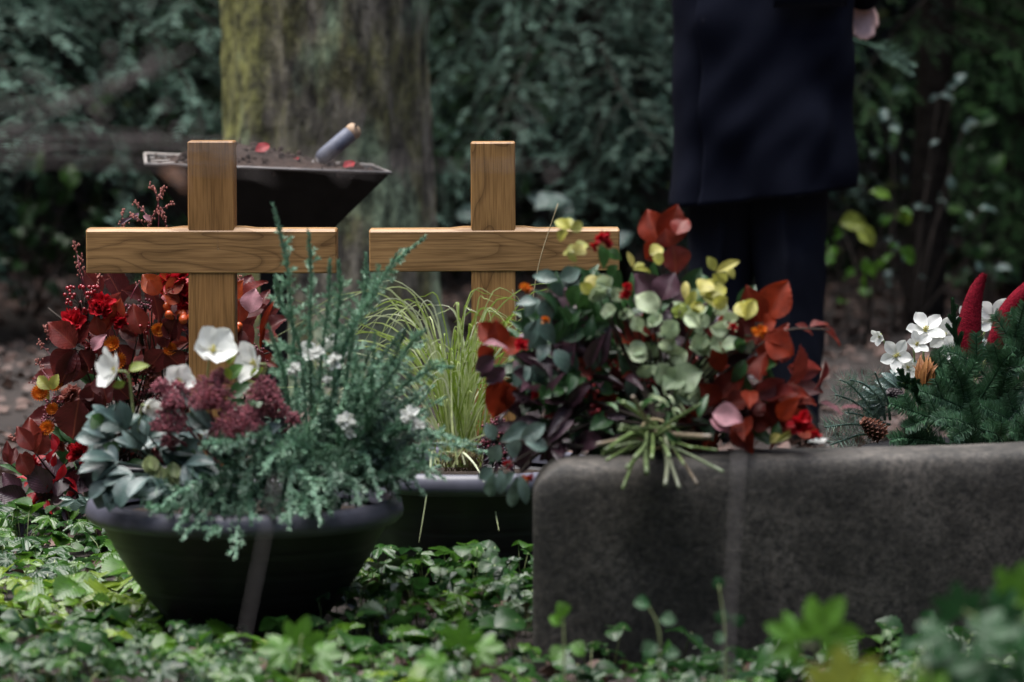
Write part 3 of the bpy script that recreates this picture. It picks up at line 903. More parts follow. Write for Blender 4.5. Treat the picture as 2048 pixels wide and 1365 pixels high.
sb, se = P(632, 326, D0 + .12), P(716, 255, D0 + .16)
shv = thing("hand_shovel", "hand shovel with grey grip and pale wooden end stuck in the soil", "shovel", sb)
ax = unit(se - sb); Lh = np.linalg.norm(se - sb)
mb = MB()
tube(mb, [sb + ax * Lh * f_ for f_ in (.04, .12, .2, .5, .8, .82)], [.012, .019, .021, .022, .022, .020], 18); mb.build("grip", M["grip"], shv)
mb = MB()
tube(mb, [sb + ax * Lh * f_ for f_ in (.815, .83, .9, .965, 1.0)], [.0195, .021, .022, .019, .009], 18); mb.build("handle_end", M["ash"], shv)
mb = MB()
tube(mb, [sb - ax * .03, sb + ax * Lh * .05], [.008, .013], 12); mb.build("ferrule", M["worn"], shv)
mb = MB()
o_ = P(712, 252, D0 + .135); lathe(mb, [(0.0001, .004), (.0035, .003), (.0045, 0), (.0035, -.003), (.0001, -.004)], o_, 12)
mb.build("hanging_hole", M["steel"], shv)
mb = MB()
side = unit(np.cross(ax, [0, -1, .2])); nn = np.cross(side, ax)
V = [sb - ax * .03 + side * w_ * (1 - .5 * (l_ > .13)) + nn * (w_ * w_ * 14) - ax * l_ for l_ in (0, .05, .1, .14) for w_ in (-.035, -.018, 0, .018, .035)]
mb.add(V, [(r_ * 5 + c_, r_ * 5 + c_ + 1, r_ * 5 + c_ + 6, r_ * 5 + c_ + 5) for r_ in range(3) for c_ in range(4)])
mb.build("blade", M["worn"], shv)
for (px, py, w, lab) in ((523, 300, 26, "red rose petal on the highest part of the heaped soil"), (696, 333, 20, "red rose petal lying beside the shovel handle on the soil"), (590, 324, 12, "small red rose petal half buried mid heap in the soil")):
    mb = MB(); lf(mb, PETAL, px - w / 2, py + 3, px + w / 2, py - 3, w, D0 + .1, .4, .02)
    tag(mb.build("rose_petal", M["rose"]), lab, "rose petal", "red petals dropped on the soil")

# ------------------------------------------------------------------ person in a navy coat, seen to the waist in the photo
PX, PY = P(1525, 300, 11.1)[0], 11.1
per = thing("person", "person standing in knee length dark navy coat and dark trousers, hands behind back", "person", (PX, PY, 0))
W = lambda x, y, z: np.array([PX + x, PY + y, z])
mb = MB()


def chain(pts, rad, sides=12): tube(mb, spline([W(*p) for p in pts], 14), np.interp(np.linspace(0, 1, 14), np.linspace(0, 1, len(rad)), rad), sides)


chain([(0, 0, .92), (0, 0, 1.1), (0, -.01, 1.3), (0, 0, 1.47)], [.13, .115, .12, .09], 16)
chain([(0, 0, 1.42), (0, -.01, 1.56), (0, -.025, 1.64)], [.075, .058, .06])
for s in (-1, 1):
    lx, ly = (.07, 0) if s > 0 else (-.105, .045)
    chain([(lx, ly, .98), (lx * 1.1, ly, .52), (lx * 1.2, ly + .01, .09)], [.085, .055, .04])
    chain([(lx * 1.25, ly + .03, .07), (lx * 1.3, ly - .07, .05), (lx * 1.3, ly - .16, .035)], [.040, .036, .022])
    chain([(s * .10, 0, 1.44), (s * .19, 0, 1.45)], [.075, .07])
wrR, wrL = (.284, .125, 1.262), (-.10, .25, 1.14)
chain([(.19, 0, 1.45), (.27, .03, 1.38), (.305, .06, 1.31)], [.058, .048, .042]); chain([(.300, .06, 1.31), (.298, .09, 1.27), wrR], [.042, .036, .027])
chain([(-.19, 0, 1.45), (-.185, .07, 1.32), (-.175, .14, 1.21)], [.05, .042, .038]); chain([(-.175, .14, 1.21), (-.16, .19, 1.17), wrL], [.042, .036, .027])


def hand(wr, d_, across, curl, s):
    wr = np.array(wr); d_ = unit(np.array(d_)); a = unit(np.array(across)); c = unit(np.array(curl))
    for q, fl in enumerate((.056, .064, .060, .048)):
        o = wr + a * (.030 - .020 * q) * s
        k = o + d_ * .062
        chain([tuple(wr + a * (.016 - .010 * q) * s), tuple((o + k) / 2), tuple(k)], [.018, .016, .0115], 10)
        chain([tuple(k), tuple(k + d_ * fl * .45 + c * .010), tuple(k + d_ * fl * .75 + c * fl * .45), tuple(k + d_ * fl * .8 + c * fl * .8)], [.0105, .0095, .0085, .006], 10)
    chain([tuple(wr + a * .018 * s + d_ * .02), tuple(wr + a * .045 * s + d_ * .05 + c * .01), tuple(wr + a * .05 * s + d_ * .085 + c * .025)], [.014, .0115, .008], 10)


hand(wrR, (.18, -.30, -.88), (.85, .45, .1), (-.25, -.85, -.25), 1)
hand(wrL, (.8, .1, -.5), (0, -.6, .8), (.3, -.9, 0), 1)
# head
hc = W(0, -.035, 1.735)
hv = []
for p in BALL_L[0]:
    x, y, z = p[0] * .077, p[1] * .098, p[2] * .118
    if z < -.02: x *= 1 - .28 * min(1, (-z - .02) / .09); y *= (1 - .10 * min(1, (-z - .02) / .09)) if y < 0 else (1 - .35 * min(1, (-z - .02) / .09))
    hv.append(hc + [x, y, z])
L_ = BALL_L
mb.V.append(np.array(hv)); mb.L.append(L_[1] + mb.n); mb.T.append(L_[2]); mb.Rn.append(np.full(len(hv), .5)); mb.U.append(np.zeros((len(hv), 3))); mb.n += len(hv)
chain([(0, -.128, 1.745), (0, -.142, 1.72), (0, -.150, 1.702)], [.008, .011, .013], 10)
for s in (-1, 1):
    chain([(s * .074, -.03, 1.755), (s * .083, -.022, 1.735), (s * .075, -.03, 1.705)], [.010, .013, .008], 10)
    chain([(s * .018, -.127, 1.764), (s * .035, -.124, 1.768), (s * .052, -.11, 1.762)], [.006, .007, .005], 8)
body = mb.build("body", M["skin"], per)
rm = body.modifiers.new("remesh", 'REMESH'); rm.mode = 'VOXEL'; rm.voxel_size = 0.0055; rm.use_smooth_shade = True
sm = body.modifiers.new("smooth", 'SMOOTH'); sm.iterations = 3; sm.factor = .5
for s in (-1, 1):
    mb = MB(); mb.inst(BALL, np.diag([.013, .011, .0075]), W(s * .032, -.121, 1.742), .5); mb.build("eye", M["eye"], per)
mb = MB(); tube(mb, spline([W(-.024, -.122, 1.672), W(0, -.133, 1.675), W(.024, -.122, 1.672)], 8), [.002, .004, .005, .0055, .0055, .005, .004, .002], 8); mb.build("mouth", M["lip"], per)
mb = MB(); hv = []
for p in BALL_L[0]:
    k_ = 1.07 + .03 * noise.noise((p[0] * 4, p[1] * 4, p[2] * 4))
    hv.append(hc + [p[0] * .079 * k_, p[1] * .100 * k_ + .012, max(p[2], -.35 if p[1] > .1 else .30) * .118 * k_ + .006])
mb.V.append(np.array(hv)); mb.L.append(L_[1]); mb.T.append(L_[2]); mb.Rn.append(np.full(len(hv), .5)); mb.U.append(np.zeros((len(hv), 3))); mb.n = len(hv)
mb.build("hair", M["hair"], per)

# coat body: rings with an overlapping front, soft drapes and a slanting hem
CZ = [(.665, .264, .185), (.80, .264, .18), (1.0, .262, .172), (1.15, .258, .165), (1.32, .262, .16), (1.42, .245, .145), (1.50, .17, .11), (1.56, .085, .085)]


def coat_r(z):
    zs = [c[0] for c in CZ]
    return np.interp(z, zs, [c[1] for c in CZ]), np.interp(z, zs, [c[2] for c in CZ])


TH0 = -math.pi / 2 - math.asin(.163 / .268)   # the front edge, left of the middle as the camera sees it
mb = MB(); seg, rows = 200, 60; V = []
for j in range(rows + 1):
    z = .700 + (1.56 - .700) * j / rows
    a_, b_ = coat_r(z)
    for i in range(seg):
        th = TH0 + 2 * math.pi * i / seg
        ca, sa = math.cos(th), math.sin(th)
        ex = 2 / 2.6
        x = a_ * abs(ca) ** ex * (1 if ca > 0 else -1); y = b_ * abs(sa) ** ex * (1 if sa > 0 else -1)
        lowf = max(0, min(1, (1.18 - z) / .5))
        fold = .014 * lowf * math.sin(th * 5 + 2.5 * z) + .034 * (noise.noise((x * 5 + z * 3.2, y * 3, z * 2.2)) - .1) * (0.4 + lowf) + .012 * noise.noise((x * 11 - z * 7, y * 5, z * 6)) + .004 * noise.noise((x * 14 + z * 7, y * 9, z * 6))
        fold += .014 * lowf * math.sin((x * 1.0 + (z - .7) * .55) * 26) * math.exp(-((x - .08) / .14) ** 2) * (1 if sa < 0 else 0) + .006 * math.sin(z * 23 + x * 9 + 2 * noise.noise((x * 4, z * 4, 1))) * (1 if sa < 0 else 0)
        # the right panel lies over the left one: a step at the front edge
        u = i / seg
        step = .020 * max(0, 1 - u / .25) if u < .25 else 0
        under = -.030 * math.exp(-((1 - u) / .022) ** 2) * min(1, lowf * 1.6 + .15)
        k_ = 1 + (fold * (1 - .7 * abs(ca) ** 3) + step + under) / .2
        hem = (.030 * (-x / .27)) * max(0, 1 - j / 22)
        V.append(W(x * k_, y * k_, z - hem - .008 * max(0, 1 - j / 10)))
F = [(j * seg + i, j * seg + i + 1, (j + 1) * seg + i + 1, (j + 1) * seg + i) for j in range(rows) for i in range(seg - 1)]
F += [(j * seg + seg - 1, j * seg, (j + 1) * seg, (j + 1) * seg + seg - 1) for j in range(rows)]
mb.add(V, F)
coat = mb.build("coat", M["coat"], per)
so = coat.modifiers.new("solid", 'SOLIDIFY'); so.thickness = .006; so.offset = -1
for pts, nm in (([(.16, 0, 1.47), (.225, .015, 1.43), (.285, .05, 1.335), (.293, .06, 1.31), (.297, .09, 1.28), (.297, .115, 1.252)], "sleeve"), ([(-.16, 0, 1.47), (-.195, .03, 1.40), (-.185, .12, 1.23), (-.18, .14, 1.20), (-.17, .18, 1.175), (-.125, .235, 1.148)], "sleeve")):
    mb = MB(); C = spline([W(*p) for p in pts], 30); tube(mb, C, np.linspace(.080, .040, 30) + .003 * np.sin(np.arange(30) * 1.9), 18); mb.build(nm, M["coat"], coat)
mb = MB()
tube(mb, spline([W(.02, -.14, 1.43), W(.075, -.08, 1.55), W(.08, .05, 1.58), W(0, .10, 1.585), W(-.08, .05, 1.58), W(-.075, -.08, 1.55), W(-.02, -.14, 1.43)], 40), .022, 8); mb.build("collar", M["coat"], coat)


def on_coat(px, py, off=.0):
    """Front surface of the coat behind pixel (px, py): solved on the ellipse."""
    p = P(px, py, PY - .16); x, z = p[0] - PX, p[2]
    a_, b_ = coat_r(z); t_ = min(.98, abs(x) / a_)
    return W(x, -b_ * (1 - t_ ** 2.6) ** (1 / 2.6) * 1.0 - .014 - off, z)


mb = MB(); V = []
for i in range(13):
    for j in range(4):
        p = on_coat(1545 + (1692 - 1545) * i / 12, -62 + (16 - 3 * i / 12 + 62) * j / 3, .012 + .010 * (j / 3))
        V.append(p)
mb.add(V, [(i * 4 + j, (i + 1) * 4 + j, (i + 1) * 4 + j + 1, i * 4 + j + 1) for i in range(12) for j in range(3)])
fo = mb.build("pocket_flap", M["coat"], coat); so = fo.modifiers.new("solid", 'SOLIDIFY'); so.thickness = .006
for (bx, by) in ((1413, 40), (1413, -75), (1413, -190)):
    bp = on_coat(bx, by, .014); mb = MB(); V = []
    prof = [(.0001, -.003), (.009, -.003), (.0125, -.001), (.014, -.003), (.0145, .001), (.013, .004)]
    for i in range(24):
        a = 2 * math.pi * i / 24
        for r_, y_ in prof: V.append(bp + [r_ * math.cos(a), y_, r_ * math.sin(a)])
    n_ = len(prof)
    mb.add(V, [(i * n_ + k, ((i + 1) % 24) * n_ + k, ((i + 1) % 24) * n_ + k + 1, i * n_ + k + 1) for i in range(24) for k in range(n_ - 1)])
    mb.build("button", M["button"], coat)
# trousers: two pressed legs meeting at the hips
mb = MB()
for s, pts in ((1, [(.055, -.005, .96, .125, .135), (.065, -.01, .70, .120, .125), (.075, -.015, .52, .108, .112), (.09, -.005, .30, .088, .10), (.095, .0, .06, .078, .105), (.095, .0, .035, .079, .107)]),
               (-1, [(-.09, .02, .96, .115, .13), (-.105, .03, .70, .108, .12), (-.115, .035, .52, .098, .108), (-.12, .045, .30, .085, .10), (-.125, .05, .06, .078, .105), (-.125, .05, .035, .079, .107)])):
    V = []; rows_ = 46; sg = 56
    for j in range(rows_ + 1):
        z = .96 - (.96 - .035) * j / rows_
        zz = [p[2] for p in pts][::-1]
        cx, cy, ra, rb = (np.interp(z, zz, [p[q] for p in pts][::-1]) for q in (0, 1, 3, 4))
        for i in range(sg):
            th = 2 * math.pi * i / sg
            ca, sa = math.cos(th), math.sin(th)
            cr = .022 * math.exp(-(((th - 1.5 * math.pi + .12)) / .10) ** 2) + .012 * math.exp(-(((th - .5 * math.pi)) / .12) ** 2)
            wr_ = .012 * noise.noise((th * 1.2 + s * 7, z * 5, 2)) + .006 * noise.noise((math.cos(th) * 2, z * 13 + math.sin(th) * 3, s * 5.))
            V.append(W(cx + (ra + cr + wr_) * ca, cy + (rb + cr + wr_) * sa, z))
    mb.add(V, [(j * sg + i, j * sg + (i + 1) % sg, (j + 1) * sg + (i + 1) % sg, (j + 1) * sg + i) for j in range(rows_) for i in range(sg)])
mb.build("trousers", M["trouser"], per)
for s, (x, y) in ((1, (.095, 0)), (-1, (-.125, .05))):
    mb = MB()
    C = [W(x, y + .08, .05), W(x, y + .05, .055), W(x, y - .04, .06), W(x + s * .01, y - .13, .045), W(x + s * .015, y - .20, .032), W(x + s * .015, y - .235, .026)]
    tube(mb, spline(C, 16), np.interp(np.linspace(0, 1, 16), [0, .15, .5, .8, .95, 1], [.03, .045, .05, .045, .033, .012]), 14)
    mb.build("shoe", M["shoe"], per)

# ------------------------------------------------------------------ the low gravestone
ang = R(16)
gd = 7.0
gl = P(1066, 1000, gd)
ux, uy = np.array([math.cos(ang), math.sin(ang), 0]), np.array([-math.sin(ang), math.cos(ang), 0])
zt = P(1100, 934, gd)[2]
LEN, THK, RC = 1.35, .20, .075
bm = bmesh.new()
g_org = np.array([gl[0], gl[1], 0.0])
nxs, nzs, nys = 150, 52, 18
front = {}
mb = MB(); V = []; F = []
# a rounded slab: superellipse cross-section swept along its length with rounded upper corners
loop = []
hz0, hz1 = -.12, zt
nper = 96


def sect(i):
    """Closed section in (depth, height), rounded."""
    out = []
    for k in range(nper):
        a = 2 * math.pi * k / nper
        ca, sa = math.cos(a), math.sin(a)
        ex = 2 / 7.0
        out.append((.5 * THK + .5 * THK * abs(ca) ** ex * (1 if ca > 0 else -1), (hz0 + hz1) / 2 + (hz1 - hz0) / 2 * abs(sa) ** ex * (1 if sa > 0 else -1)))
    return out


sec = sect(0)
us = np.concatenate([RC * (1 - np.cos(np.linspace(0, math.pi / 2, 14)))[:-1], np.linspace(RC, LEN - RC, 120), LEN - RC * (1 - np.cos(np.linspace(math.pi / 2, 0, 14)))[1:]])
for u in us:
    e = min(u, LEN - u)
    drop = 0 if e >= RC else RC - math.sqrt(max(0, RC * RC - (RC - e) ** 2))
    for (dy, h) in sec:
        hh = min(h, hz1 - drop * (h - hz0) / (hz1 - hz0))
        pin = drop * .30 * (1 if dy < THK / 2 else -1)
        p = g_org + ux * u + np.array([0.0, 1.0, 0.0]) * (dy + pin) + np.array([0, 0, hh])
        nvec = noise.noise((p[0] * 3, p[1] * 3, p[2] * 3)) * .005 + noise.noise((p[0] * 22, p[1] * 22, p[2] * 22)) * .0012
        V.append(p + np.array([-uy[0], -uy[1], 0]) * nvec + np.array([0, 0, nvec * .8]))
n_ = len(us)
F = [(i * nper + k, (i + 1) * nper + k, (i + 1) * nper + (k + 1) % nper, i * nper + (k + 1) % nper) for i in range(n_ - 1) for k in range(nper)]
F += [tuple(range(nper)), tuple((n_ - 1) * nper + k for k in range(nper))[::-1]]
mb.add(V, F)
tag(mb.build("gravestone", M["stone"]), "low grey brown rough gravestone with rounded corner, a bouquet lying on it", "gravestone")


# ------------------------------------------------------------------ the two plastic planter bowls
def planter(px, d, Rr, zr, label, base_r, lip=.042):
    c = P(px, 1000, d); c[2] = 0
    t = thing("planter_bowl", label, "planter", c, "dark plastic planter bowls")
    mb = MB()
    prof = [(0.001, .005), (base_r - .01, .004), (base_r, .008)]
    for k in range(1, 41):
        f_ = k / 40
        r_ = base_r + (Rr - .026 - base_r) * (f_ ** .68)
        r_ += -.0022 * (1 if (k % 8) == 0 else 0)
        prof.append((r_, .008 + (zr - lip - .008) * f_))
    prof += [(Rr - .033, zr - lip + .004), (Rr - .036, zr - .05)]
    lathe(mb, prof, c, 96)
    mb.build("wall", M["plastic"], t)
    mb = MB()
    prof = [(Rr - .024, zr - lip - .002), (Rr - .012, zr - lip - .004), (Rr - .002, zr - lip + .006), (Rr, zr - lip + .016), (Rr - .004, zr - .010), (Rr - .013, zr - .001), (Rr - .022, zr), (Rr - .030, zr - .006), (Rr - .033, zr - .03)]
    lathe(mb, prof, c, 96); mb.build("rim", M["lit_rim"], t)
    mb = MB(); V = [c + [0, 0, zr - .035]]; F = []
    for q in range(1, 13):
        for k in range(48):
            a = 2 * math.pi * k / 48; r_ = (Rr - .034) * q / 12
            x, y = r_ * math.cos(a), r_ * math.sin(a)
            V.append(c + [x, y, zr - .045 + .01 * (1 - (q / 12) ** 2) + .006 * noise.noise((x * 30, y * 30, 1)) * (q < 12)])
    for k in range(48): F.append((0, 1 + k, 1 + (k + 1) % 48))
    for q in range(11):
        for k in range(48):
            a = 1 + q * 48
            F.append((a + k, a + 48 + k, a + 48 + (k + 1) % 48, a + (k + 1) % 48))
    mb.add(V, F); mb.build("soil", M["peat"], t)
    return c


bowl = planter(490, 7.5, .3125, .268, "big black bowl in front planted with juniper, skimmia and christmas roses", .122)
bowl2 = planter(935, 8.15, .285, .264, "black bowl half hidden between big bowl and stone, planted with grass", .165)

# ------------------------------------------------------------------ flower builders
def hell_flower(parent, px, py, r, d, face=(0, -1, .3), wid=1.02, npet=5, openness=.78, spin=0.0, stem=None, name="flower"):
    """White five petalled bloom of pixel radius r, facing `face`."""
    c = P(px, py, d); R_ = r / S(d)
    f = unit(np.array(face, float)); u = unit(np.cross(f, [.1, .2, 1.0])); v = np.cross(f, u)
    mb = MB()
    for k in range(npet):
        a = spin + 2 * math.pi * k / npet + random.uniform(-.12, .12)
        rad = u * math.cos(a) + v * math.sin(a)
        y = unit(rad * math.sin(openness * math.pi / 2) + f * math.cos(openness * math.pi / 2) * .8 + f * random.uniform(-.1, .15))
        Mx = frames(y[None], f[None])[0] * np.array([R_ * wid, R_ * random.uniform(.95, 1.08), R_])
        mb.inst(PETAL, Mx, c + f * .001 * k, random.random())
    o = mb.build(name, M["petal"], parent)
    mb = MB(); n = 26
    for k in range(n):
        q = unit(f + RNG.normal(0, .40, 3)); tube(mb, [c, c + q * R_ * RNG.uniform(.22, .36)], [R_ * .012, R_ * .022], 4)
    mb.inst(BALL_S, np.eye(3) * R_ * .11, c + f * R_ * .06, .5)
    mb.build("stamens", M["stamen"], o)
    if stem is not None:
        mb = MB(); e = P(*stem)
        tube(mb, spline([c - f * .002, c - f * R_ * .5 + [0, 0, -.004], (c + e) / 2 - f * .01, e], 10), [.0022] * 8 + [.0028, .003], 6)
        mb.build("flower_stem", M["bud"], o)
    return o


def bract(mb, px, py, w, d, ang, rnd=.3):
    lf(mb, OVATE, px, py, px + w * math.cos(R(ang)), py - w * math.sin(R(ang)), w * .55, d, random.uniform(-.5, .5), rnd=rnd)


def ruffled(parent, px, py, r, d, mat, face=(0, -1, .35), n=46, name="rose"):
    """Dense bloom of many ragged petals."""
    c = P(px, py, d); R_ = r / S(d); f = unit(np.array(face, float))
    mb = MB(); D = sphere_pts(n * 3); D = D[(D @ f) > -.05][:n]
    for q in D:
        rr = R_ * random.uniform(.75, 1.1)
        nrm = unit(f + RNG.normal(0, .5, 3))
        Mx = frames(q[None], nrm[None])[0] * np.array([rr * .62, rr, rr])
        mb.inst(PETAL, Mx, c - f * R_ * .25, random.random())
    return mb.build(name, M[mat], parent)


def daisy(parent, px, py, r, d, mat, face=(0, -1, .4), n=22, name="aster"):
    c = P(px, py, d); R_ = r / S(d); f = unit(np.array(face, float)); u = unit(np.cross(f, [.1, .2, 1])); v = np.cross(f, u)
    mb = MB()
    for lay, (rr, tilt) in enumerate(((1, .15), (.75, .45), (.45, .9))):
        for k in range(n - lay * 5):
            a = 2 * math.pi * k / (n - lay * 5) + lay * .2
            y = unit((u * math.cos(a) + v * math.sin(a)) + f * tilt)
            Mx = frames(y[None], f[None])[0] * np.array([R_ * .26, R_ * rr, R_ * rr]); mb.inst(PETAL, Mx, c, random.random())
    return mb.build(name, M[mat], parent)


def berries(parent, px, py, r, d, n, br, mat, name="berry_cluster", stem_to=None, flat=.8):
    c = P(px, py, d); R_ = r / S(d); b = br / S(d)
    pts = sphere_pts(n) * (RNG.uniform(.35, 1, (n, 1)) ** .5) * R_ * np.array([1, .8, flat]) + c
    mb = MB(); mb.inst(BALL, np.repeat((np.eye(3) * b)[None], n, 0) * RNG.uniform(.75, 1.1, (n, 1, 1)), pts, RNG.uniform(0, 1, n))
    o = mb.build(name, M[mat], parent)
    mb = MB(); base = P(*stem_to) if stem_to else c + [0, 0.02, -R_ * 1.4]
    for p in pts[::1]: tube(mb, spline([base, c + (p - c) * .3 + [0, 0, -R_ * .3], p], 5), .0007, 4)
    mb.build("berry_stem", M["twig"], o)
    return o


def leaf_group(parent, name, mat, tpl, rows, d, jit=.02, stem=None, dd=0.0):
    """One sprig: rows of (base x, base y, tip x, tip y, width[, roll]) in photo pixels at distance d."""
    mb = MB()
    for r_ in rows:
        d1 = d + random.uniform(-jit, jit)
        lf(mb, tpl, r_[0], r_[1], r_[2], r_[3], r_[4], d1, r_[5] if len(r_) > 5 else random.uniform(-.45, .45), dd + random.uniform(-.02, .02), r_[6] if len(r_) > 6 else None)
    o = mb.build(name, M[mat] if isinstance(mat, str) else mat, parent)
    if stem:
        mb = MB(); tube(mb, spline([P(*q) for q in stem], 12), np.linspace(.0035, .0016, 12), 6); mb.build("stem", M["twig"], o)
    return o


def fill(parent, name, mat, tpl, n, box, d, size, wid, rlo=0, rhi=1, shape=None, updir=.3, spread=1.0):
    """n leaves scattered inside a dome whose outline is measured in the photo: box = (cx, cy, rx, ry), depth range d."""
    cx, cy, rx, ry = box
    C, Y = [], []
    while len(C) < n:
        a, b_ = random.uniform(-1, 1), random.uniform(-1, 1)
        if a * a + b_ * b_ > 1: continue
        p = P(cx + a * rx, cy + b_ * ry, random.uniform(*d)); C.append(p)
        Y.append((a * spread + random.gauss(0, .5), random.gauss(-.3, .45), -b_ * spread + updir + random.gauss(0, .5)))
    mb = MB(); s = np.array([random.uniform(*size) for _ in C]) / S((d[0] + d[1]) / 2)
    rand_leaves(mb, tpl, np.array(C), unit(np.array(Y)), s, wid, RNG.uniform(rlo, rhi, n), N=(0, -.75, .65), roll=.9)
    return mb.build(name, M[mat], parent)


# ------------------------------------------------------------------ red autumn arrangement behind the left cross
dA = 8.95
A0 = P(300, 1060, dA); A0[2] = 0
arr = thing("flower_arrangement", "tall red and copper autumn arrangement with berries behind the left cross foot", "flower arrangement", A0)
mb = MB(); lathe(mb, [(.001, .0), (.13, 0), (.17, .16), (.175, .17), (.15, .175), (.001, .16)], A0, 48); mb.build("pot", M["plastic"], arr)
mb = MB()
for k in range(46):
    e = P(random.uniform(70, 540), random.uniform(560, 950), dA + random.uniform(-.08, .12))
    tube(mb, spline([A0 + [random.uniform(-.1, .1), 0, .17], (A0 + e) / 2 + [0, 0, .16], e], 8), .002, 5)
mb.build("stems", M["twig"], arr)
B = lambda rows, **k: leaf_group(arr, "beech_sprig", "copper", BEECH, rows, k.pop("d", dA - .08), **k)
B([(150, 695, 97, 640, 60, -.2, .45), (152, 690, 178, 640, 40, .5, .35), (146, 700, 102, 752, 58, .1, .2), (152, 704, 142, 772, 62, 0, .15), (160, 700, 185, 745, 44, .3, .2), (150, 700, 118, 780, 50, .2, .1)], stem=[(210, 840, dA), (180, 760, dA - .04), (150, 697, dA - .07)])
B([(282, 668, 262, 606, 52, .2, .5), (228, 648, 243, 598, 32, -.4, .75), (200, 675, 242, 606, 26, .3, .7), (270, 672, 232, 658, 30, .2, .25), (202, 672, 188, 632, 36, .2, .55)], stem=[(260, 830, dA), (262, 740, dA - .04), (275, 675, dA - .07)])
B([(318, 587, 283, 546, 44, 0, .95), (320, 587, 338, 540, 42, .2, .9), (326, 588, 366, 602, 38, .2, .85), (316, 590, 298, 560, 34, 0, .8), (330, 582, 372, 560, 34, -.2, .8)], d=dA - .1, stem=[(325, 780, dA), (322, 680, dA - .05), (320, 590, dA - .1)])
B([(306, 590, 326, 648, 32, .5, .2), (328, 640, 362, 684, 46, .2, .22), (350, 640, 330, 690, 40, -.2, .2), (328, 700, 288, 748, 50, .1, .25), (330, 705, 372, 742, 50, -.2, .2), (332, 700, 325, 640, 34, .4, .3)], stem=[(330, 860, dA), (332, 770, dA - .04), (330, 700, dA - .07)])
B([(158, 800, 140, 890, 82, 0, .12), (170, 790, 205, 850, 60, .3, .1), (190, 770, 178, 830, 56, -.3, .15), (200, 750, 214, 800, 50, .1, .22), (165, 790, 200, 780, 40, .2, .15)], d=dA - .12, stem=[(210, 930, dA), (190, 850, dA - .05), (170, 790, dA - .1)])
B([(230, 690, 195, 720, 44, .1, .3), (236, 690, 262, 740, 52, .2, .2), (240, 700, 224, 758, 44, -.2, .25), (225, 780, 190, 800, 40, .2, .35), (230, 770, 262, 800, 44, 0, .15), (250, 680, 300, 690, 40, .3, .2)], d=dA - .05)
B([(480, 645, 478, 598, 40, .3, .7), (478, 650, 512, 690, 36, .2, .3), (484, 660, 470, 700, 42, -.1, .3), (500, 690, 482, 742, 40, .1, .25), (500, 700, 526, 745, 38, .2, .25), (470, 600, 480, 560, 34, .4, .85)], stem=[(490, 820, dA), (488, 740, dA - .03), (482, 650, dA - .07)])
B([(70, 905, 52, 830, 50, .2, .5), (66, 900, 30, 850, 36, .1, .4), (72, 910, 92, 860, 44, -.2, .45), (68, 915, 40, 925, 34, .2, .4), (60, 950, 38, 905, 40, 0, .45)], d=dA - .1, stem=[(150, 990, dA), (105, 950, dA - .05), (72, 908, dA - .1)])
B([(22, 930, 10, 880, 24, .2, .3), (22, 930, 32, 890, 20, -.2, .25), (20, 925, 4, 905, 16, .3, .3)], d=dA - .05, stem=[(100, 985, dA), (55, 955, dA - .03), (22, 930, dA - .05)])
B([(420, 560, 408, 600, 30, .2, .3), (440, 640, 425, 600, 34, .1, .25), (400, 660, 380, 700, 40, .1, .2), (395, 700, 420, 750, 42, .3, .2)], d=dA + .05)
leaf_group(arr, "pale_leaf", "pink", BEECH, [(500, 626, 508, 574, 46, .1, .8), (503, 622, 522, 590, 26, .5, .5)], dA - .12)
leaf_group(arr, "pale_leaf", "pink", BEECH, [(186, 702, 208, 665, 30, .4, .2)], dA - .12)
leaf_group(arr, "blade_leaf", "scarlet", LANCE, [(527, 690, 534, 582, 9, .6, .3), (522, 700, 530, 640, 8, .3, .2)], dA - .1)
leaf_group(arr, "yellow_leaf", "yellow", SERR, [(100, 780, 72, 752, 26, .3, .1), (104, 780, 112, 750, 22, .1, .2), (98, 782, 85, 800, 20, .2, .1)], dA - .1)
for (px, py, r, f) in ((146, 645, 30, (-.3, -1, .5)), (205, 612, 30, (0, -1, .6)), (352, 566, 46, (.1, -1, .3)), (372, 600, 26, (.2, -1, 0)), (158, 905, 26, (-.3, -1, .3)), (92, 968, 22, (-.5, -1, .1)), (60, 930, 22, (-.4, -1, .3)), (240, 640, 22, (.2, -1, .4))):
    ruffled(arr, px, py, r, dA - .07, "rose", f, name="red_bloom")
for (px, py, r, mt) in ((82, 788, 20, "orange"), (112, 770, 18, "orange"), (95, 858, 17, "orange"), (106, 820, 14, "orange"), (226, 690, 18, "orange"), (236, 725, 20, "orange"), (316, 662, 16, "orange"), (340, 700, 15, "orange"), (190, 776, 12, "orange"), (180, 855, 11, "orange")):
    daisy(arr, px, py, r, dA - .08, mt, (random.uniform(-.5, .3), -1, .5), name="orange_bloom")
for (px, py, r) in ((118, 885, 20), (310, 735, 26), (140, 790, 22), (305, 765, 18)):
    ruffled(arr, px, py, r, dA - .03, "salmon", n=34, name="salmon_bloom")
for (px, py, r, n) in ((166, 598, 46, 38), (190, 585, 22, 8), (280, 655, 26, 16), (180, 690, 22, 12), (430, 590, 30, 18), (75, 945, 20, 10)):
    berries(arr, px, py, r, dA - .06, n, 4.4, "berry", stem_to=(px + 14, py + 90, dA))
for (px, py, r, n) in ((352, 622, 26, 7), (476, 655, 10, 2), (375, 640, 14, 3)):
    berries(arr, px, py, r, dA - .1, n, 9.5, "hip", "rose_hip_cluster")
for (px, py, r, n) in ((112, 810, 30, 70), (225, 700, 22, 50), (250, 625, 24, 50), (250, 790, 28, 60), (300, 800, 28, 60), (500, 705, 30, 70), (515, 730, 24, 50), (290, 610, 20, 40), (270, 740, 26, 50), (440, 700, 26, 50), (100, 840, 20, 40)):
    berries(arr, px, py, r, dA - .02, n, 2.8, "maroon", "bead_cluster")
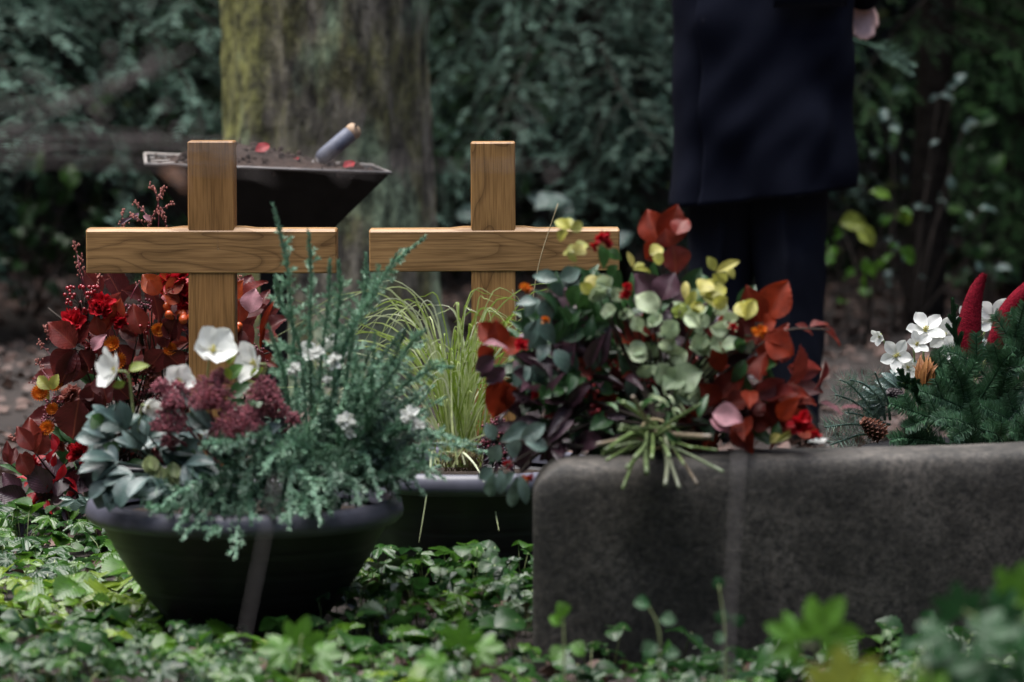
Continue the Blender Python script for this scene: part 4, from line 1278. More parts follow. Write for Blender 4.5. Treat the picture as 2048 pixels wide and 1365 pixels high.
# wiry beaded sprays that stand above the beam and at the flank
for pts, nb in (([(318, 640), (310, 500), (300, 440), (345, 405)], 14), ([(312, 640), (300, 480), (292, 430), (270, 405)], 10), ([(300, 560), (262, 470), (243, 450), (248, 420)], 9),
                ([(312, 520), (318, 420), (308, 380), (304, 374)], 9), ([(302, 450), (318, 400), (322, 385), (330, 376)], 8), ([(320, 540), (335, 480), (325, 430), (320, 420)], 8), ([(300, 470), (278, 440), (262, 432), (250, 447)], 7),
                ([(170, 600), (160, 540), (152, 500), (148, 482)], 9), ([(175, 610), (166, 560), (158, 530), (163, 505)], 8), ([(190, 640), (200, 570), (196, 555), (200, 548)], 5),
                ([(110, 690), (96, 675), (92, 660), (88, 652)], 5), ([(110, 720), (92, 700), (84, 690), (80, 684)], 5), ([(100, 760), (84, 740), (78, 728), (74, 716)], 5), ([(60, 890), (40, 875), (28, 880), (16, 878)], 5),
                ([(260, 600), (272, 575), (285, 560), (300, 548)], 4), ([(470, 600), (485, 570), (478, 560), (480, 555)], 4)):
    mb = MB(); C = spline([P(x, y, dA - .02 + random.uniform(-.03, .03)) for x, y in pts], 26)
    tube(mb, C, np.linspace(.0013, .0006, 26), 4)
    o = mb.build("beaded_spray", M["maroon"], arr)
    mb = MB(); n = nb * 3; q = C[RNG.integers(9, 26, n)] + RNG.normal(0, .004, (n, 3))
    mb.inst(BALL_S, np.repeat((np.diag([.0021, .0021, .0030]))[None], n, 0), q, RNG.uniform(0, 1, n)); mb.build("beads", M["salmon"], o)
leaf_group(arr, "small_leaf", "pink", OVATE, [(286, 432, 305, 440, 12, .2, .3)], dA - .03)
leaf_group(arr, "small_leaf", "plum", LANCE, [(240, 450, 262, 432, 9, .2, .9), (268, 440, 275, 425, 14, .2, .9)], dA - .03)
fill(arr, "beech_foliage", "copper", BEECH, 70, (270, 740, 170, 170), (dA, dA + .2), (55, 95), .62, 0, .45)
fill(arr, "beech_foliage", "copper", BEECH, 34, (455, 690, 80, 130), (dA, dA + .16), (50, 80), .6, .05, .55)
fill(arr, "plum_foliage", "plum", BEECH, 26, (130, 1010, 100, 50), (dA - .1, dA + .05), (50, 80), .65, 0, .6)
fill(arr, "green_foliage", "green", LANCE, 50, (150, 960, 100, 90), (dA - .06, dA + .12), (40, 80), .38, 0, .6)
fill(arr, "green_foliage", "green", LANCE, 40, (330, 860, 170, 130), (dA, dA + .2), (40, 80), .36, 0, .5)
fill(arr, "red_foliage", "rose", LANCE, 26, (115, 945, 80, 70), (dA - .09, dA), (26, 46), .45, 0, .8)
leaf_group(arr, "geranium_leaf", "sage", GERAN, [(150, 1000, 150, 1035, 66, .2, .8), (175, 1010, 150, 1040, 56, .3, .7)], dA - .35)

# ------------------------------------------------------------------ christmas rose, left side of the front bowl
dC = 7.33
ch = thing("christmas_rose", "white christmas rose with blue grey leaves at the left side of the front bowl", "flowering plant", P(330, 990, 7.42))


def palm(parent, px, py, d, ang0, L, n=5, mat="hell", w=.55, spread=1.9, name="leaf"):
    """Foot-shaped leaf: n leaflets fanned from one stalk."""
    mb = MB()
    for k in range(n):
        a = R(ang0) + spread * (k / (n - 1) - .5)
        l = L * (1 - .25 * abs(k / (n - 1) - .5) * 2) * random.uniform(.85, 1.1)
        tx, ty = px + l * math.cos(a), py - l * math.sin(a) * .8
        lf(mb, OVATE8, px, py, tx, ty, l * w * random.uniform(.85, 1.1), d + random.uniform(-.01, .01), random.uniform(-.5, .5), random.uniform(-.05, .03), min(1, max(0, random.gauss(.5, .28))), up=1.1)
    e = P(360, 1000, 7.45)
    tube(mb, spline([P(px, py, d), (P(px, py, d) + e) / 2 + [0, 0, .02], e], 8), .0022, 5, .3)
    return mb.build(name, M[mat], parent)


OVATE8 = leaf_tpl(9, 2, .56, .66, .22, .35, wave=.02)
for (px, py, a, L, dd) in ((250, 860, 120, 85, 0), (225, 880, 165, 75, .02), (300, 875, 50, 80, .03), (235, 925, 180, 90, -.03), (265, 950, 215, 85, -.06), (300, 955, 265, 75, -.07), (320, 900, 10, 85, .0), (350, 870, 60, 80, .05), (225, 960, 240, 75, -.04), (370, 930, 330, 75, -.05),
                         (215, 845, 140, 60, .06), (410, 890, 20, 80, .0), (440, 900, 60, 80, .05), (500, 880, 30, 80, .03), (330, 980, 250, 65, -.08), (280, 900, 90, 80, .06)):
    palm(ch, px, py, dC + dd, a, L)
for q in ((205, 850, 180, 832, 40, .3, .6), (370, 930, 372, 880, 46, .1, .4), (415, 870, 470, 850, 26, .2, .3), (240, 900, 205, 890, 26, .1, .5)):
    leaf_group(ch, "bright_leaf", "green", OVATE, [q], dC - .02)
hell_flower(ch, 425, 703, 48, 7.30, (.35, -.8, .55), spin=.35, stem=(400, 900, 7.42))
hell_flower(ch, 236, 742, 46, 7.30, (-.95, -.5, .25), spin=1.0, stem=(275, 880, 7.4))
hell_flower(ch, 514, 728, 46, 7.32, (-.8, -.6, .25), spin=.1, stem=(470, 900, 7.42))
hell_flower(ch, 356, 764, 36, 7.36, (.3, -1, .35), spin=.6, stem=(360, 900, 7.42))
hell_flower(ch, 292, 812, 34, 7.32, (.6, -.8, -.1), openness=.45, spin=.5, stem=(275, 900, 7.4))
hell_flower(ch, 262, 832, 26, 7.36, (-.4, -.8, -.3), openness=.4, stem=(270, 900, 7.4))
hell_flower(ch, 340, 800, 24, 7.33, (.2, -1, .1), openness=.7, stem=(330, 900, 7.4))
hell_flower(ch, 655, 705, 40, 7.56, (.5, -.9, .2), openness=.7, spin=.8, stem=(620, 950, 7.5))
hell_flower(ch, 625, 705, 26, 7.58, (-.5, -.9, .2), openness=.7, spin=.2, stem=(610, 950, 7.5))
hell_flower(ch, 695, 838, 26, 7.42, (.2, -1, -.2), openness=.6, spin=.2, stem=(640, 980, 7.48))
for q in ((258, 742, 44, 7.28, 25, .9), (452, 735, 30, 7.28, -70, .8), (500, 752, 34, 7.29, 30, .8), (455, 730, 30, 7.3, 60, .9), (250, 765, 30, 7.29, 200, .8)):
    mb = MB(); bract(mb, *q); mb.build("bract", M["ivy"], ch)
for (px, py) in ((298, 925), (345, 938), (338, 955), (318, 945)):
    mb = MB()
    for k in range(5):
        a = random.uniform(200, 340); lf(mb, PETAL, px, py - 14, px + 14 * math.cos(R(a)), py + 16, 24, 7.28, random.uniform(-1, 1), 0)
    mb.build("flower_bud", M["bud"], ch)

# ------------------------------------------------------------------ skimmia
sk = thing("skimmia", "skimmia with domed dark red bud heads in the middle of the front bowl", "flowering plant", P(460, 980, 7.45))
for (px, py, r) in ((420, 782, 47), (470, 838, 50), (338, 838, 36), (528, 776, 36), (548, 812, 30), (352, 782, 30), (320, 770, 20), (338, 880, 18), (500, 830, 30), (440, 752, 22), (585, 835, 16), (345, 800, 24)):
    d_ = 7.28 + random.uniform(-.02, .05)
    c = P(px, py + r * .45, d_); R_ = r / S(d_)
    mb = MB(); n = int(11 * r); pts = sphere_pts(n); pts[:, 2] = np.abs(pts[:, 2]) * 1.25 - .25
    lump = np.array([1 + .32 * noise.noise(tuple(p * 3.4 + [px, 0, py])) for p in pts])[:, None]
    pts = c + pts * R_ * lump * RNG.uniform(.70, 1.0, (n, 1)) * np.array([1.05, .9, 1.15])
    mb.inst(BALL_S, np.repeat((np.diag([.0020, .0020, .0026]))[None], n, 0) * RNG.uniform(.7, 1.15, (n, 1, 1)), pts, RNG.uniform(0, 1, n))
    o = mb.build("flower_head", M["skimmia"], sk)
    mb = MB(); e = P(460, 960, 7.45)
    tube(mb, spline([c - [0, 0, R_ * .4], (c + e) / 2 - [0, .02, 0], e], 8), .0028, 5)
    for k in range(0, n, 3): tube(mb, [c - [0, 0, R_ * .35], pts[k]], .0006, 3, .7)
    mb.build("head_stem", M["skimmia"], o)
for q in [(440, 830, 500, 790, 26, .2, .5), (455, 800, 500, 760, 34, .1, .3), (505, 830, 525, 790, 36, .2, .3), (455, 760, 478, 728, 30, .3, .9), (500, 850, 522, 815, 26, .2, .6), (380, 830, 410, 810, 30, 0, .2)]:
    leaf_group(sk, "leaf", "green", OVATE8, [q], 7.33)
for q in [(455, 880, 350, 775, 24, .2, .9), (420, 860, 370, 830, 28, .2, .5), (510, 880, 560, 840, 30, .2, .9), (470, 890, 400, 880, 28, .1, .5), (520, 870, 575, 870, 26, .2, .7), (400, 880, 350, 900, 30, .1, .3), (440, 880, 470, 930, 34, .2, .2)]:
    leaf_group(sk, "leaf", "hell", OVATE8, [q], 7.3)

# ------------------------------------------------------------------ juniper sprays of the front bowl
ju = thing("juniper", "feathery blue green juniper with tall shoots filling the right of the front bowl", "shrub", P(640, 990, 7.5))
base = [(600, 960), (650, 970), (700, 965), (560, 970)]


def shoot(pts, d0, d1, dens=1.0, mat="juniper", nl=.0125, side=10, sl=60, parent=None, name="shoot", t_from=.25, t_to=.92, droop=-.1, tone=.5):
    C = spline([P(x, y, d0 + (d1 - d0) * i / (len(pts) - 1)) for i, (x, y) in enumerate(pts)], 26)
    Ln = np.sum(np.linalg.norm(np.diff(C, axis=0), axis=1))
    mb = MB()
    tube(mb, C, np.linspace(.0032, .0011, 26), 5, .2)
    needles(mb, C, int(Ln * 760 * dens), nl, .0022, lean=(.35, .85), rb=tone, rv=.2, t0=t_from * .6)
    T = tangents(C)
    for k in range(side):
        f = t_from + (t_to - t_from) * k / max(1, side - 1)
        i = int(f * 25); l = sl / S(d0) * (1.15 - f * .95) * random.uniform(.55, 1.2)
        q = unit(np.cross(T[i], [random.gauss(0, 1), random.gauss(0, 1), random.gauss(0, 1)]))
        dr = unit(T[i] * .75 + q * .85)
        tw = spline([C[i], C[i] + dr * l * .5, C[i] + dr * l + [0, 0, droop * l]], 7)
        needles(mb, tw, int(l * 900 * dens), nl * .85, .0020, lean=(.5, .95), rb=tone + .1, rv=.2)
    return mb.build(name, M[mat], parent or ju)


tall = [([(600, 950), (588, 700), (572, 520), (545, 408)], 10), ([(640, 950), (620, 700), (622, 560), (617, 462)], 9), ([(660, 960), (670, 700), (680, 590), (677, 522)], 9), ([(650, 960), (690, 700), (770, 550), (852, 472)], 18), ([(650, 960), (680, 720), (740, 600), (800, 500)], 10),
        ([(620, 950), (600, 700), (560, 600), (550, 552)], 8), ([(680, 960), (700, 700), (730, 590), (732, 505)], 10), ([(650, 960), (640, 760), (655, 620), (660, 520)], 7), ([(600, 960), (575, 800), (560, 720), (535, 650)], 8), ([(690, 960), (760, 780), (820, 690), (850, 660)], 10), ([(690, 960), (780, 800), (860, 740), (905, 735)], 10)]
for pts, sd in tall: shoot(pts, 7.5, 7.42 + random.uniform(-.06, .06), 1.0, side=sd + 14, sl=56, tone=.6, t_to=.80)
for k in range(70):
    bx = random.uniform(560, 740); tx = random.gauss(735, 115); ty = random.uniform(640, 950)
    if tx > 930 or tx < 540 or ty < 600 + max(0, tx - 780) * 1.6: continue
    shoot([(bx, 980), ((bx * 1.2 + tx) / 2.2 + random.gauss(0, 26), (980 + ty) / 2), (tx, ty)], 7.5, random.uniform(7.22, 7.66), 1.0, "juniper" if random.random() < .7 else "juniper_dark", side=20, sl=58, droop=-.2, tone=random.uniform(.3, .65))
for (tx, ty) in ((830, 760), (880, 880), (860, 830), (915, 880), (900, 920), (960, 890), (1000, 910), (840, 940), (870, 960), (820, 980), (800, 1000), (780, 900), (850, 990), (700, 1010), (760, 1000), (890, 960), (815, 850)):
    shoot([(690, 970), ((690 + tx) / 2, min(930, ty + 10) - 30), (tx, ty)], 7.48, 7.35 + random.uniform(-.12, .2), .9, random.choice(("juniper", "juniper_dark", "juniper")), side=10, sl=56, droop=-.25, tone=.5)
# the trailing branches that spill over the front rim
for pts in ([(560, 960), (500, 890), (440, 880), (420, 905)], [(580, 960), (520, 900), (470, 890), (405, 885)], [(590, 960), (610, 920), (660, 940), (655, 990)], [(570, 960), (590, 900), (580, 980), (578, 1060)], [(540, 960), (500, 950), (480, 1020), (470, 1118)],
            [(530, 980), (480, 960), (430, 1000), (365, 1080)], [(550, 970), (500, 940), (420, 960), (360, 1010)], [(600, 960), (640, 930), (700, 960), (720, 1010)], [(560, 980), (540, 930), (620, 960), (640, 1050)], [(520, 990), (470, 980), (440, 1040), (420, 1070)],
            [(540, 970), (470, 930), (380, 970), (300, 1030)], [(520, 980), (450, 960), (390, 1000), (350, 1060)], [(600, 970), (560, 920), (510, 930), (490, 990)], [(620, 960), (580, 890), (520, 870), (450, 900)], [(640, 970), (620, 900), (560, 900), (520, 950)], [(500, 985), (420, 980), (340, 1020), (290, 1015)], [(560, 985), (530, 960), (500, 1000), (505, 1040)], [(620, 980), (600, 950), (610, 1000), (600, 1030)]):
    shoot(pts, 7.40, 7.13, 1.15, random.choice(("juniper", "juniper", "juniper_dark")), nl=.0125, side=20, sl=66, droop=-.12, t_from=.2, tone=random.uniform(.35, .65))
for k in range(22):
    bx = 350 + 15 * k + random.uniform(-12, 12)
    shoot([(bx + (490 - bx) * .25, 985), (bx, 1000), (bx + random.uniform(-30, 30), random.uniform(1000, 1048))], 7.36, 7.19, 1.0, random.choice(("juniper", "juniper_dark")), side=9, sl=46, droop=-.1, tone=.45, t_from=.1)
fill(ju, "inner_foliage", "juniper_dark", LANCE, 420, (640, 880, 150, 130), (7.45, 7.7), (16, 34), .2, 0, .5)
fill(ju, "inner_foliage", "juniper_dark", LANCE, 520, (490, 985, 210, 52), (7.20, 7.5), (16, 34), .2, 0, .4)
# silvery sprigs with rosemary-like leaves at the right
sv = thing("silver_plant", "silvery narrow leaved plant with pale flowers at the right rim of the front bowl", "plant", P(800, 960, 7.5))
for (tx, ty) in ((790, 830), (830, 830), (760, 850), (800, 890), (840, 870), (770, 790), (720, 870), (850, 910), (740, 930), (810, 950)):
    C = spline([P(770, 970, 7.48), P((770 + tx) / 2, (970 + ty) / 2 - 10, 7.4), P(tx, ty, 7.36)], 14)
    mb = MB(); tube(mb, C, np.linspace(.002, .001, 14), 5)
    n = 36; idx = RNG.integers(3, 14, n)
    rand_leaves(mb, LANCE, C[idx], unit(RNG.normal(0, .8, (n, 3)) + [0, -.2, .5]), RNG.uniform(.016, .03, n), .17, RNG.uniform(.3, 1, n), N=(0, -.5, .8))
    mb.build("sprig", M["sage"], sv)
for (px, py, r) in ((820, 832, 22), (835, 850, 16), (668, 722, 20), (692, 845, 22), (632, 708, 18), (655, 760, 10), (702, 870, 14), (590, 740, 16)):
    ruffled(sv, px, py, r, 7.27, "petal", n=18, name="pale_bloom")

# ------------------------------------------------------------------ sedge in the second bowl
gr = thing("ornamental_grass", "variegated yellow green grass arching from the half hidden black bowl", "ornamental grass", P(915, 945, 8.1))
def blade(mb, pts, w, rnd, d0=8.1, d1=8.1):
    C = spline([P(x, y, d0 + (d1 - d0) * (i / (len(pts) - 1))) for i, (x, y) in enumerate(pts)], 16)
    T = tangents(C); sd_ = unit(np.cross(T, [0.1, -1, .2])); V = []; ww = w * np.minimum(1, np.linspace(1.9, 0.12, 16))
    for i in range(16):
        for j, (s, h) in enumerate(((-.5, .3), (0, 0), (.5, .3))): V.append(C[i] + sd_[i] * ww[i] * s + np.array([0, h * ww[i] * .6, 0]))
    mb.add(V, [(i * 3 + j, i * 3 + j + 1, (i + 1) * 3 + j + 1, (i + 1) * 3 + j) for i in range(15) for j in range(2)], rnd)


hand_blades = [[(905, 930), (900, 800), (870, 640), (800, 565), (745, 570)], [(900, 930), (870, 760), (790, 640), (690, 650), (600, 720)], [(910, 930), (900, 780), (920, 660), (950, 580), (985, 590)], [(915, 930), (930, 760), (980, 640), (1050, 575), (1120, 568)], [(900, 930), (850, 760), (760, 690), (680, 690), (610, 760)],
               [(915, 930), (940, 780), (980, 690), (1040, 640), (1100, 615)], [(905, 930), (890, 760), (860, 680), (800, 640), (760, 670)], [(905, 930), (885, 780), (830, 700), (770, 680), (720, 740)], [(895, 930), (850, 800), (760, 720), (640, 700), (560, 700)], [(910, 930), (930, 760), (955, 660), (975, 620), (985, 660)],
               [(915, 930), (950, 780), (1000, 700), (1060, 650), (1120, 640)], [(905, 930), (870, 780), (800, 690), (700, 640), (590, 600)], [(915, 930), (960, 830), (1000, 760), (1030, 720), (1060, 712)], [(910, 930), (925, 800), (930, 700), (905, 620), (860, 610)], [(900, 930), (840, 800), (770, 760), (700, 770), (660, 830)]]
for k in range(18):
    s_ = random.choice((-1, -1, 1)); rx = random.uniform(70, 270) * s_; ty = random.uniform(560, 720)
    hand_blades.append([(905 + random.gauss(0, 14), 932), (905 + rx * .12, 790), (905 + rx * .45, ty + 30), (905 + rx * .82, ty + random.uniform(-6, 14)), (905 + rx * 1.12, ty + random.uniform(20, 90))])
mb = MB()
for pts in hand_blades: blade(mb, pts, .0036, random.uniform(.35, 1), 8.1, 8.1 + random.uniform(-.12, .12))
mb.build("long_blades", M["grass"], gr)
for part_n, (n, xw, ymin, ymax) in enumerate(((70, 60, 660, 850), (60, 130, 610, 820), (50, 220, 580, 780))):
    mb = MB()
    for k in range(n):
        bx = random.gauss(915, 20); lean = random.gauss(.12, .55) * xw; hy = random.uniform(ymin, ymax)
        tipx, tipy = bx + lean * random.uniform(1.6, 2.3), hy + abs(lean) * random.uniform(.1, .9)
        blade(mb, [(bx, 935), (bx + lean * .18, (935 + hy) / 2 + 20), (bx + lean * .75, hy + 10), (bx + lean * 1.25, hy - 4 + abs(lean) * .1), (tipx, tipy)], random.uniform(.0022, .0036), random.random(), 8.1 + random.uniform(-.02, .02), 8.1 + random.uniform(-.2, .2))
    mb.build("blades", M["grass"], gr)
mb = MB()
for pts in ([(880, 930), (865, 900), (858, 960), (838, 1085)], [(930, 930), (925, 905), (950, 930), (968, 965)], [(990, 950), (985, 980), (992, 1030), (998, 1062)], [(905, 935), (930, 890), (970, 870), (985, 872)], [(915, 930), (905, 860), (903, 800), (902, 700)], [(885, 935), (870, 925), (882, 905), (925, 906)], [(880, 925), (850, 890), (835, 860), (822, 850)]):
    blade(mb, pts, .0042, random.uniform(.7, .95), 8.02, 7.84)
mb.build("fallen_blades", M["grass"], gr)
mb = MB()
for k in range(40):
    bx = random.uniform(885, 955); tube(mb, spline([P(bx, 942, 8.1), P(bx + random.uniform(-14, 14), 925, 8.08), P(bx + random.uniform(-30, 30), random.uniform(890, 915), 8.05)], 6), [.0016] * 5 + [.0006], 4)
mb.build("dry_sheaths", M["straw"], gr)
for pts in ([(1058, 720), (1065, 610), (1080, 520), (1116, 408)], [(1035, 700), (1030, 610), (1026, 585), (1024, 580)], [(1093, 590), (1105, 560), (1108, 550), (1110, 548)]):
    mb = MB(); tube(mb, spline([P(x, y, 8.2) for x, y in [(930, 930)] + pts] if pts[0][0] == 1058 else [P(x, y, 8.2) for x, y in pts], 22), np.linspace(.0017, .0009, 22), 5)
    mb.build("seed_stalk", M["straw"], gr)
he = thing("heather", "small dark plum heather at the right edge of the grass bowl", "plant", P(985, 930, 8.0))
for (px, py, r) in ((985, 862, 26), (1000, 880, 24), (975, 890, 20), (1010, 905, 20), (995, 845, 16)):
    berries(he, px, py, r, 8.0, 46, 3.0, "maroon", "blossom_spike", stem_to=(985, 935, 8.05))
fill(he, "foliage", "plum", LANCE, 70, (995, 900, 36, 40), (7.98, 8.12), (16, 30), .3, 0, .7)

# ------------------------------------------------------------------ bouquet lying on the stone
dB = 7.22
bq = thing("bouquet", "large loose bouquet of copper beech, yellow and pale green leaves lying on the gravestone", "bouquet", P(1310, 905, 7.1))


def G(name, mat, tpl, rows, d=dB, **k): return leaf_group(bq, name, mat, tpl, rows, d, **k)


cb = (1315, 850, 7.14)
G("beech_sprig", "scarlet", BEECH, [(1320, 492, 1292, 412, 66, .1, .25), (1330, 492, 1358, 406, 66, -.2, .1), (1322, 490, 1290, 522, 50, .2, .15)], dB + .05, stem=[cb, (1330, 680, dB + .05), (1325, 492, dB + .05)])
G("beech_sprig", "copper", BEECH, [(1345, 490, 1358, 552, 64, .3, .45), (1340, 495, 1330, 460, 50, .3, .5), (1352, 470, 1375, 430, 44, .3, .55)], dB + .04)
G("beech_sprig", "plum", BEECH, [(1320, 600, 1270, 548, 62, .1, .6), (1325, 600, 1345, 540, 62, .3, .45), (1320, 605, 1295, 575, 56, -.1, .65), (1325, 615, 1372, 560, 58, .2, .7), (1310, 630, 1350, 620, 50, .2, .6)], dB + .02, stem=[cb, (1320, 720, dB), (1322, 600, dB)])
G("beech_sprig", "scarlet", BEECH, [(1522, 645, 1492, 572, 60, .2, .05), (1530, 640, 1576, 556, 72, 0, .45), (1526, 650, 1552, 640, 40, .1, .4)], dB + .02, stem=[cb, (1440, 740, dB), (1526, 645, dB)])
G("beech_sprig", "scarlet", BEECH, [(1530, 680, 1592, 706, 66, .1, .35), (1520, 672, 1560, 730, 60, .2, .2), (1535, 690, 1500, 650, 40, .2, .2), (1528, 680, 1585, 672, 40, .4, .5)], dB, stem=[cb, (1430, 760, dB), (1530, 682, dB)])
G("drooping_sprig", "copper", BEECH, [(1600, 690, 1590, 775, 34, .7, .5), (1606, 700, 1580, 810, 22, .8, .5), (1640, 655, 1690, 685, 20, .7, .5), (1620, 655, 1660, 640, 24, .8, .45), (1650, 720, 1640, 785, 18, .8, .35), (1590, 650, 1630, 665, 18, .6, .5)], dB + .03, stem=[(1530, 690, dB), (1580, 660, dB + .02), (1660, 660, dB + .03)])
G("beech_sprig", "scarlet", BEECH, [(1000, 690, 952, 640, 48, .1, .2), (1002, 692, 990, 640, 46, .1, .15), (1005, 695, 1048, 690, 40, .1, .4), (990, 700, 948, 720, 40, .2, .1)], dB, stem=[cb, (1140, 780, dB), (1003, 692, dB)])
G("pink_leaf", "pink", BEECH, [(965, 690, 1018, 688, 18, .8, .6)], dB - .05)
G("beech_sprig", "plum", BEECH, [(990, 715, 945, 745, 36, .2, .4), (985, 725, 960, 760, 30, .4, .3), (1010, 735, 970, 770, 34, .3, .4)], dB)
G("beech_sprig", "scarlet", BEECH, [(1008, 760, 985, 845, 58, .1, .2), (1010, 765, 1025, 820, 44, .2, .15), (1000, 770, 970, 800, 36, .3, .2)], dB, stem=[cb, (1150, 830, dB), (1010, 770, dB)])
G("beech_sprig", "scarlet", BEECH, [(1430, 800, 1492, 733, 54, .2, .05), (1440, 805, 1400, 770, 46, .2, .02), (1450, 812, 1510, 790, 46, .3, .0)], dB - .06)
G("beech_sprig", "scarlet", BEECH, [(1545, 850, 1555, 795, 62, .2, .1), (1560, 850, 1625, 828, 56, .1, .3), (1590, 860, 1640, 862, 40, .1, .45), (1540, 855, 1500, 830, 46, .3, .0)], dB - .02, stem=[(1340, 850, 7.14), (1450, 850, dB), (1550, 850, dB)])
G("beech_sprig", "copper", BEECH, [(1400, 830, 1440, 780, 60, .3, .35), (1420, 840, 1470, 810, 60, .2, .3), (1410, 815, 1360, 790, 50, .2, .25), (1500, 830, 1530, 800, 44, .2, .4)], dB)
G("pink_leaf", "pink", BEECH, [(1425, 828, 1490, 836, 52, .2, .3), (1420, 840, 1465, 862, 34, .4, .2)], dB - .12)
G("pale_leaf", "pale", ROUND, [(1350, 770, 1395, 738, 66, .1, .3), (1345, 775, 1410, 790, 62, .2, .2), (1340, 765, 1320, 735, 46, .3, .25), (1350, 780, 1370, 815, 46, .2, .1)], dB - .06, dd=-.02)
for (px, py, r, mt) in ((1216, 622, 30, "pale"), (1252, 628, 30, "pale"), (1340, 658, 38, "pale"), (1385, 640, 36, "pale"), (1355, 712, 40, "pale"), (1300, 700, 34, "pale"), (1400, 690, 40, "pale"), (1440, 660, 32, "pale"), (1310, 640, 28, "pale"), (1430, 700, 34, "pale"), (1275, 650, 28, "pale"), (1500, 610, 30, "yellow"), (1440, 605, 28, "yellow"), (1195, 590, 34, "pale"), (1360, 622, 30, "ivy"), (1208, 565, 34, "pale"), (1420, 735, 36, "pale"), (1460, 640, 30, "pale"), (1235, 590, 30, "pale"), (1395, 615, 28, "yellow"), (1480, 690, 30, "green"), (1335, 690, 32, "pale")):
    rows = []
    for k in range(4):
        a = random.uniform(0, 6.28); rows.append((px - r * .5 * math.cos(a), py + r * .4 * math.sin(a), px + r * .6 * math.cos(a), py - r * .5 * math.sin(a), r * random.uniform(.85, 1.25), random.uniform(-.7, .7)))
    G("round_leaf_sprig", mt, ROUND, rows, dB - .05 + random.uniform(-.05, .04), stem=[cb, ((px + cb[0]) / 2, (py + cb[1]) / 2, dB - .02), (px, py, dB - .04)])
for rows in ([(1140, 460, 1112, 436, 26), (1140, 462, 1168, 446, 24), (1138, 458, 1140, 430, 20), (1136, 462, 1108, 478, 24)], [(1150, 505, 1125, 495, 30), (1150, 500, 1175, 480, 26), (1152, 510, 1165, 490, 32), (1150, 508, 1138, 520, 26)],
             [(1430, 542, 1420, 515, 22), (1432, 545, 1475, 518, 20), (1430, 548, 1462, 566, 22), (1425, 548, 1440, 575, 22), (1450, 535, 1470, 552, 20)], [(1400, 590, 1455, 565, 50), (1400, 585, 1420, 555, 40), (1405, 595, 1450, 600, 36)],
             [(1265, 535, 1260, 505, 14), (1265, 540, 1310, 535, 16), (1268, 538, 1290, 520, 14)], [(1185, 580, 1180, 545, 28), (1190, 575, 1215, 555, 30), (1185, 585, 1165, 570, 26)], [(1370, 600, 1372, 560, 18), (1372, 610, 1390, 585, 22)], [(1300, 510, 1325, 490, 30), (1305, 515, 1330, 520, 26)],
             [(1490, 640, 1515, 600, 26), (1490, 635, 1470, 600, 28)], [(1540, 885, 1560, 868, 20), (1550, 885, 1590, 862, 14)], [(1420, 655, 1450, 690, 24)]):
    G("yellow_sprig", "yellow", OVATE8, rows, dB - .05)
for rows in ([(1072, 640, 1082, 725, 42), (1075, 640, 1050, 700, 36), (1078, 636, 1110, 690, 34)], [(1062, 730, 1042, 800, 46), (1066, 730, 1085, 790, 40), (1060, 735, 1020, 770, 40)], [(1095, 740, 1090, 805, 46), (1100, 735, 1120, 790, 34)],
             [(1115, 560, 1060, 545, 30), (1120, 560, 1165, 535, 36), (1122, 565, 1105, 600, 36)], [(1240, 540, 1225, 600, 30), (1235, 530, 1210, 560, 26), (1200, 490, 1215, 540, 26), (1215, 500, 1245, 520, 24)], [(1080, 600, 1040, 630, 34), (1085, 600, 1100, 650, 36), (1075, 605, 1030, 600, 28)],
             [(1200, 690, 1168, 770, 22), (1150, 700, 1140, 760, 30)], [(1290, 760, 1300, 820, 34), (1270, 750, 1255, 800, 30)], [(1480, 740, 1500, 830, 26), (1490, 720, 1465, 770, 28)], [(1540, 890, 1500, 850, 30), (1545, 888, 1560, 845, 26), (1500, 880, 1480, 850, 30)],
             [(1160, 570, 1130, 620, 36), (1150, 580, 1180, 640, 34), (1130, 640, 1110, 690, 34)], [(1110, 700, 1140, 745, 36), (1100, 690, 1070, 720, 30)]):
    G("dark_leaf_sprig", random.choice(("sage", "green", "sage")), LANCE, [(*r_, random.uniform(-.4, .4), random.uniform(.1, .6)) for r_ in rows], dB - .02)
G("plum_sprig", "plum", OVATE8, [(1140, 610, 1100, 580, 36, .2, .9), (1140, 615, 1180, 590, 34, .2, .8), (1135, 620, 1120, 570, 30, .3, .9), (1150, 640, 1190, 640, 40, .2, .4), (1180, 660, 1160, 700, 40, .2, .3)], dB)
# lower left: silvery leaves spilling past the corner of the stone
for rows in ([(1000, 885, 1065, 845, 36), (1010, 890, 1050, 905, 40), (990, 880, 975, 850, 30), (1000, 890, 980, 925, 34)], [(1040, 880, 1090, 850, 34), (1050, 885, 1100, 890, 34)], [(990, 945, 972, 1005, 28), (1000, 940, 1005, 990, 26), (985, 935, 960, 960, 28)], [(1035, 950, 1018, 1030, 26), (1040, 950, 1055, 1010, 24), (1030, 945, 1000, 970, 24)]):
    G("silver_sprig", "sage", OVATE8, [(*r_, random.uniform(-.4, .4), random.uniform(.6, 1)) for r_ in rows], dB - .1, stem=[(1200, 900, 7.2), (1100, 890, dB - .05), (rows[0][0], rows[0][1], dB - .1)])
for (px, py, r, mt) in ((1205, 474, 20, "rose"), (1188, 492, 12, "rose"), (1215, 488, 12, "rose"), (1052, 577, 14, "orange"), (1042, 690, 16, "rose"), (1090, 640, 10, "orange"), (1520, 665, 18, "orange"), (1466, 655, 12, "rose"), (1630, 870, 14, "rose"), (1050, 960, 12, "orange"), (1060, 955, 9, "rose"), (1250, 590, 12, "rose"), (1330, 750, 14, "rose"), (1070, 790, 10, "rose"), (1015, 930, 10, "rose"), (1600, 845, 30, "rose"), (1255, 575, 12, "rose")):
    ruffled(bq, px, py, r, dB - .06, mt, n=22, name="red_bloom")
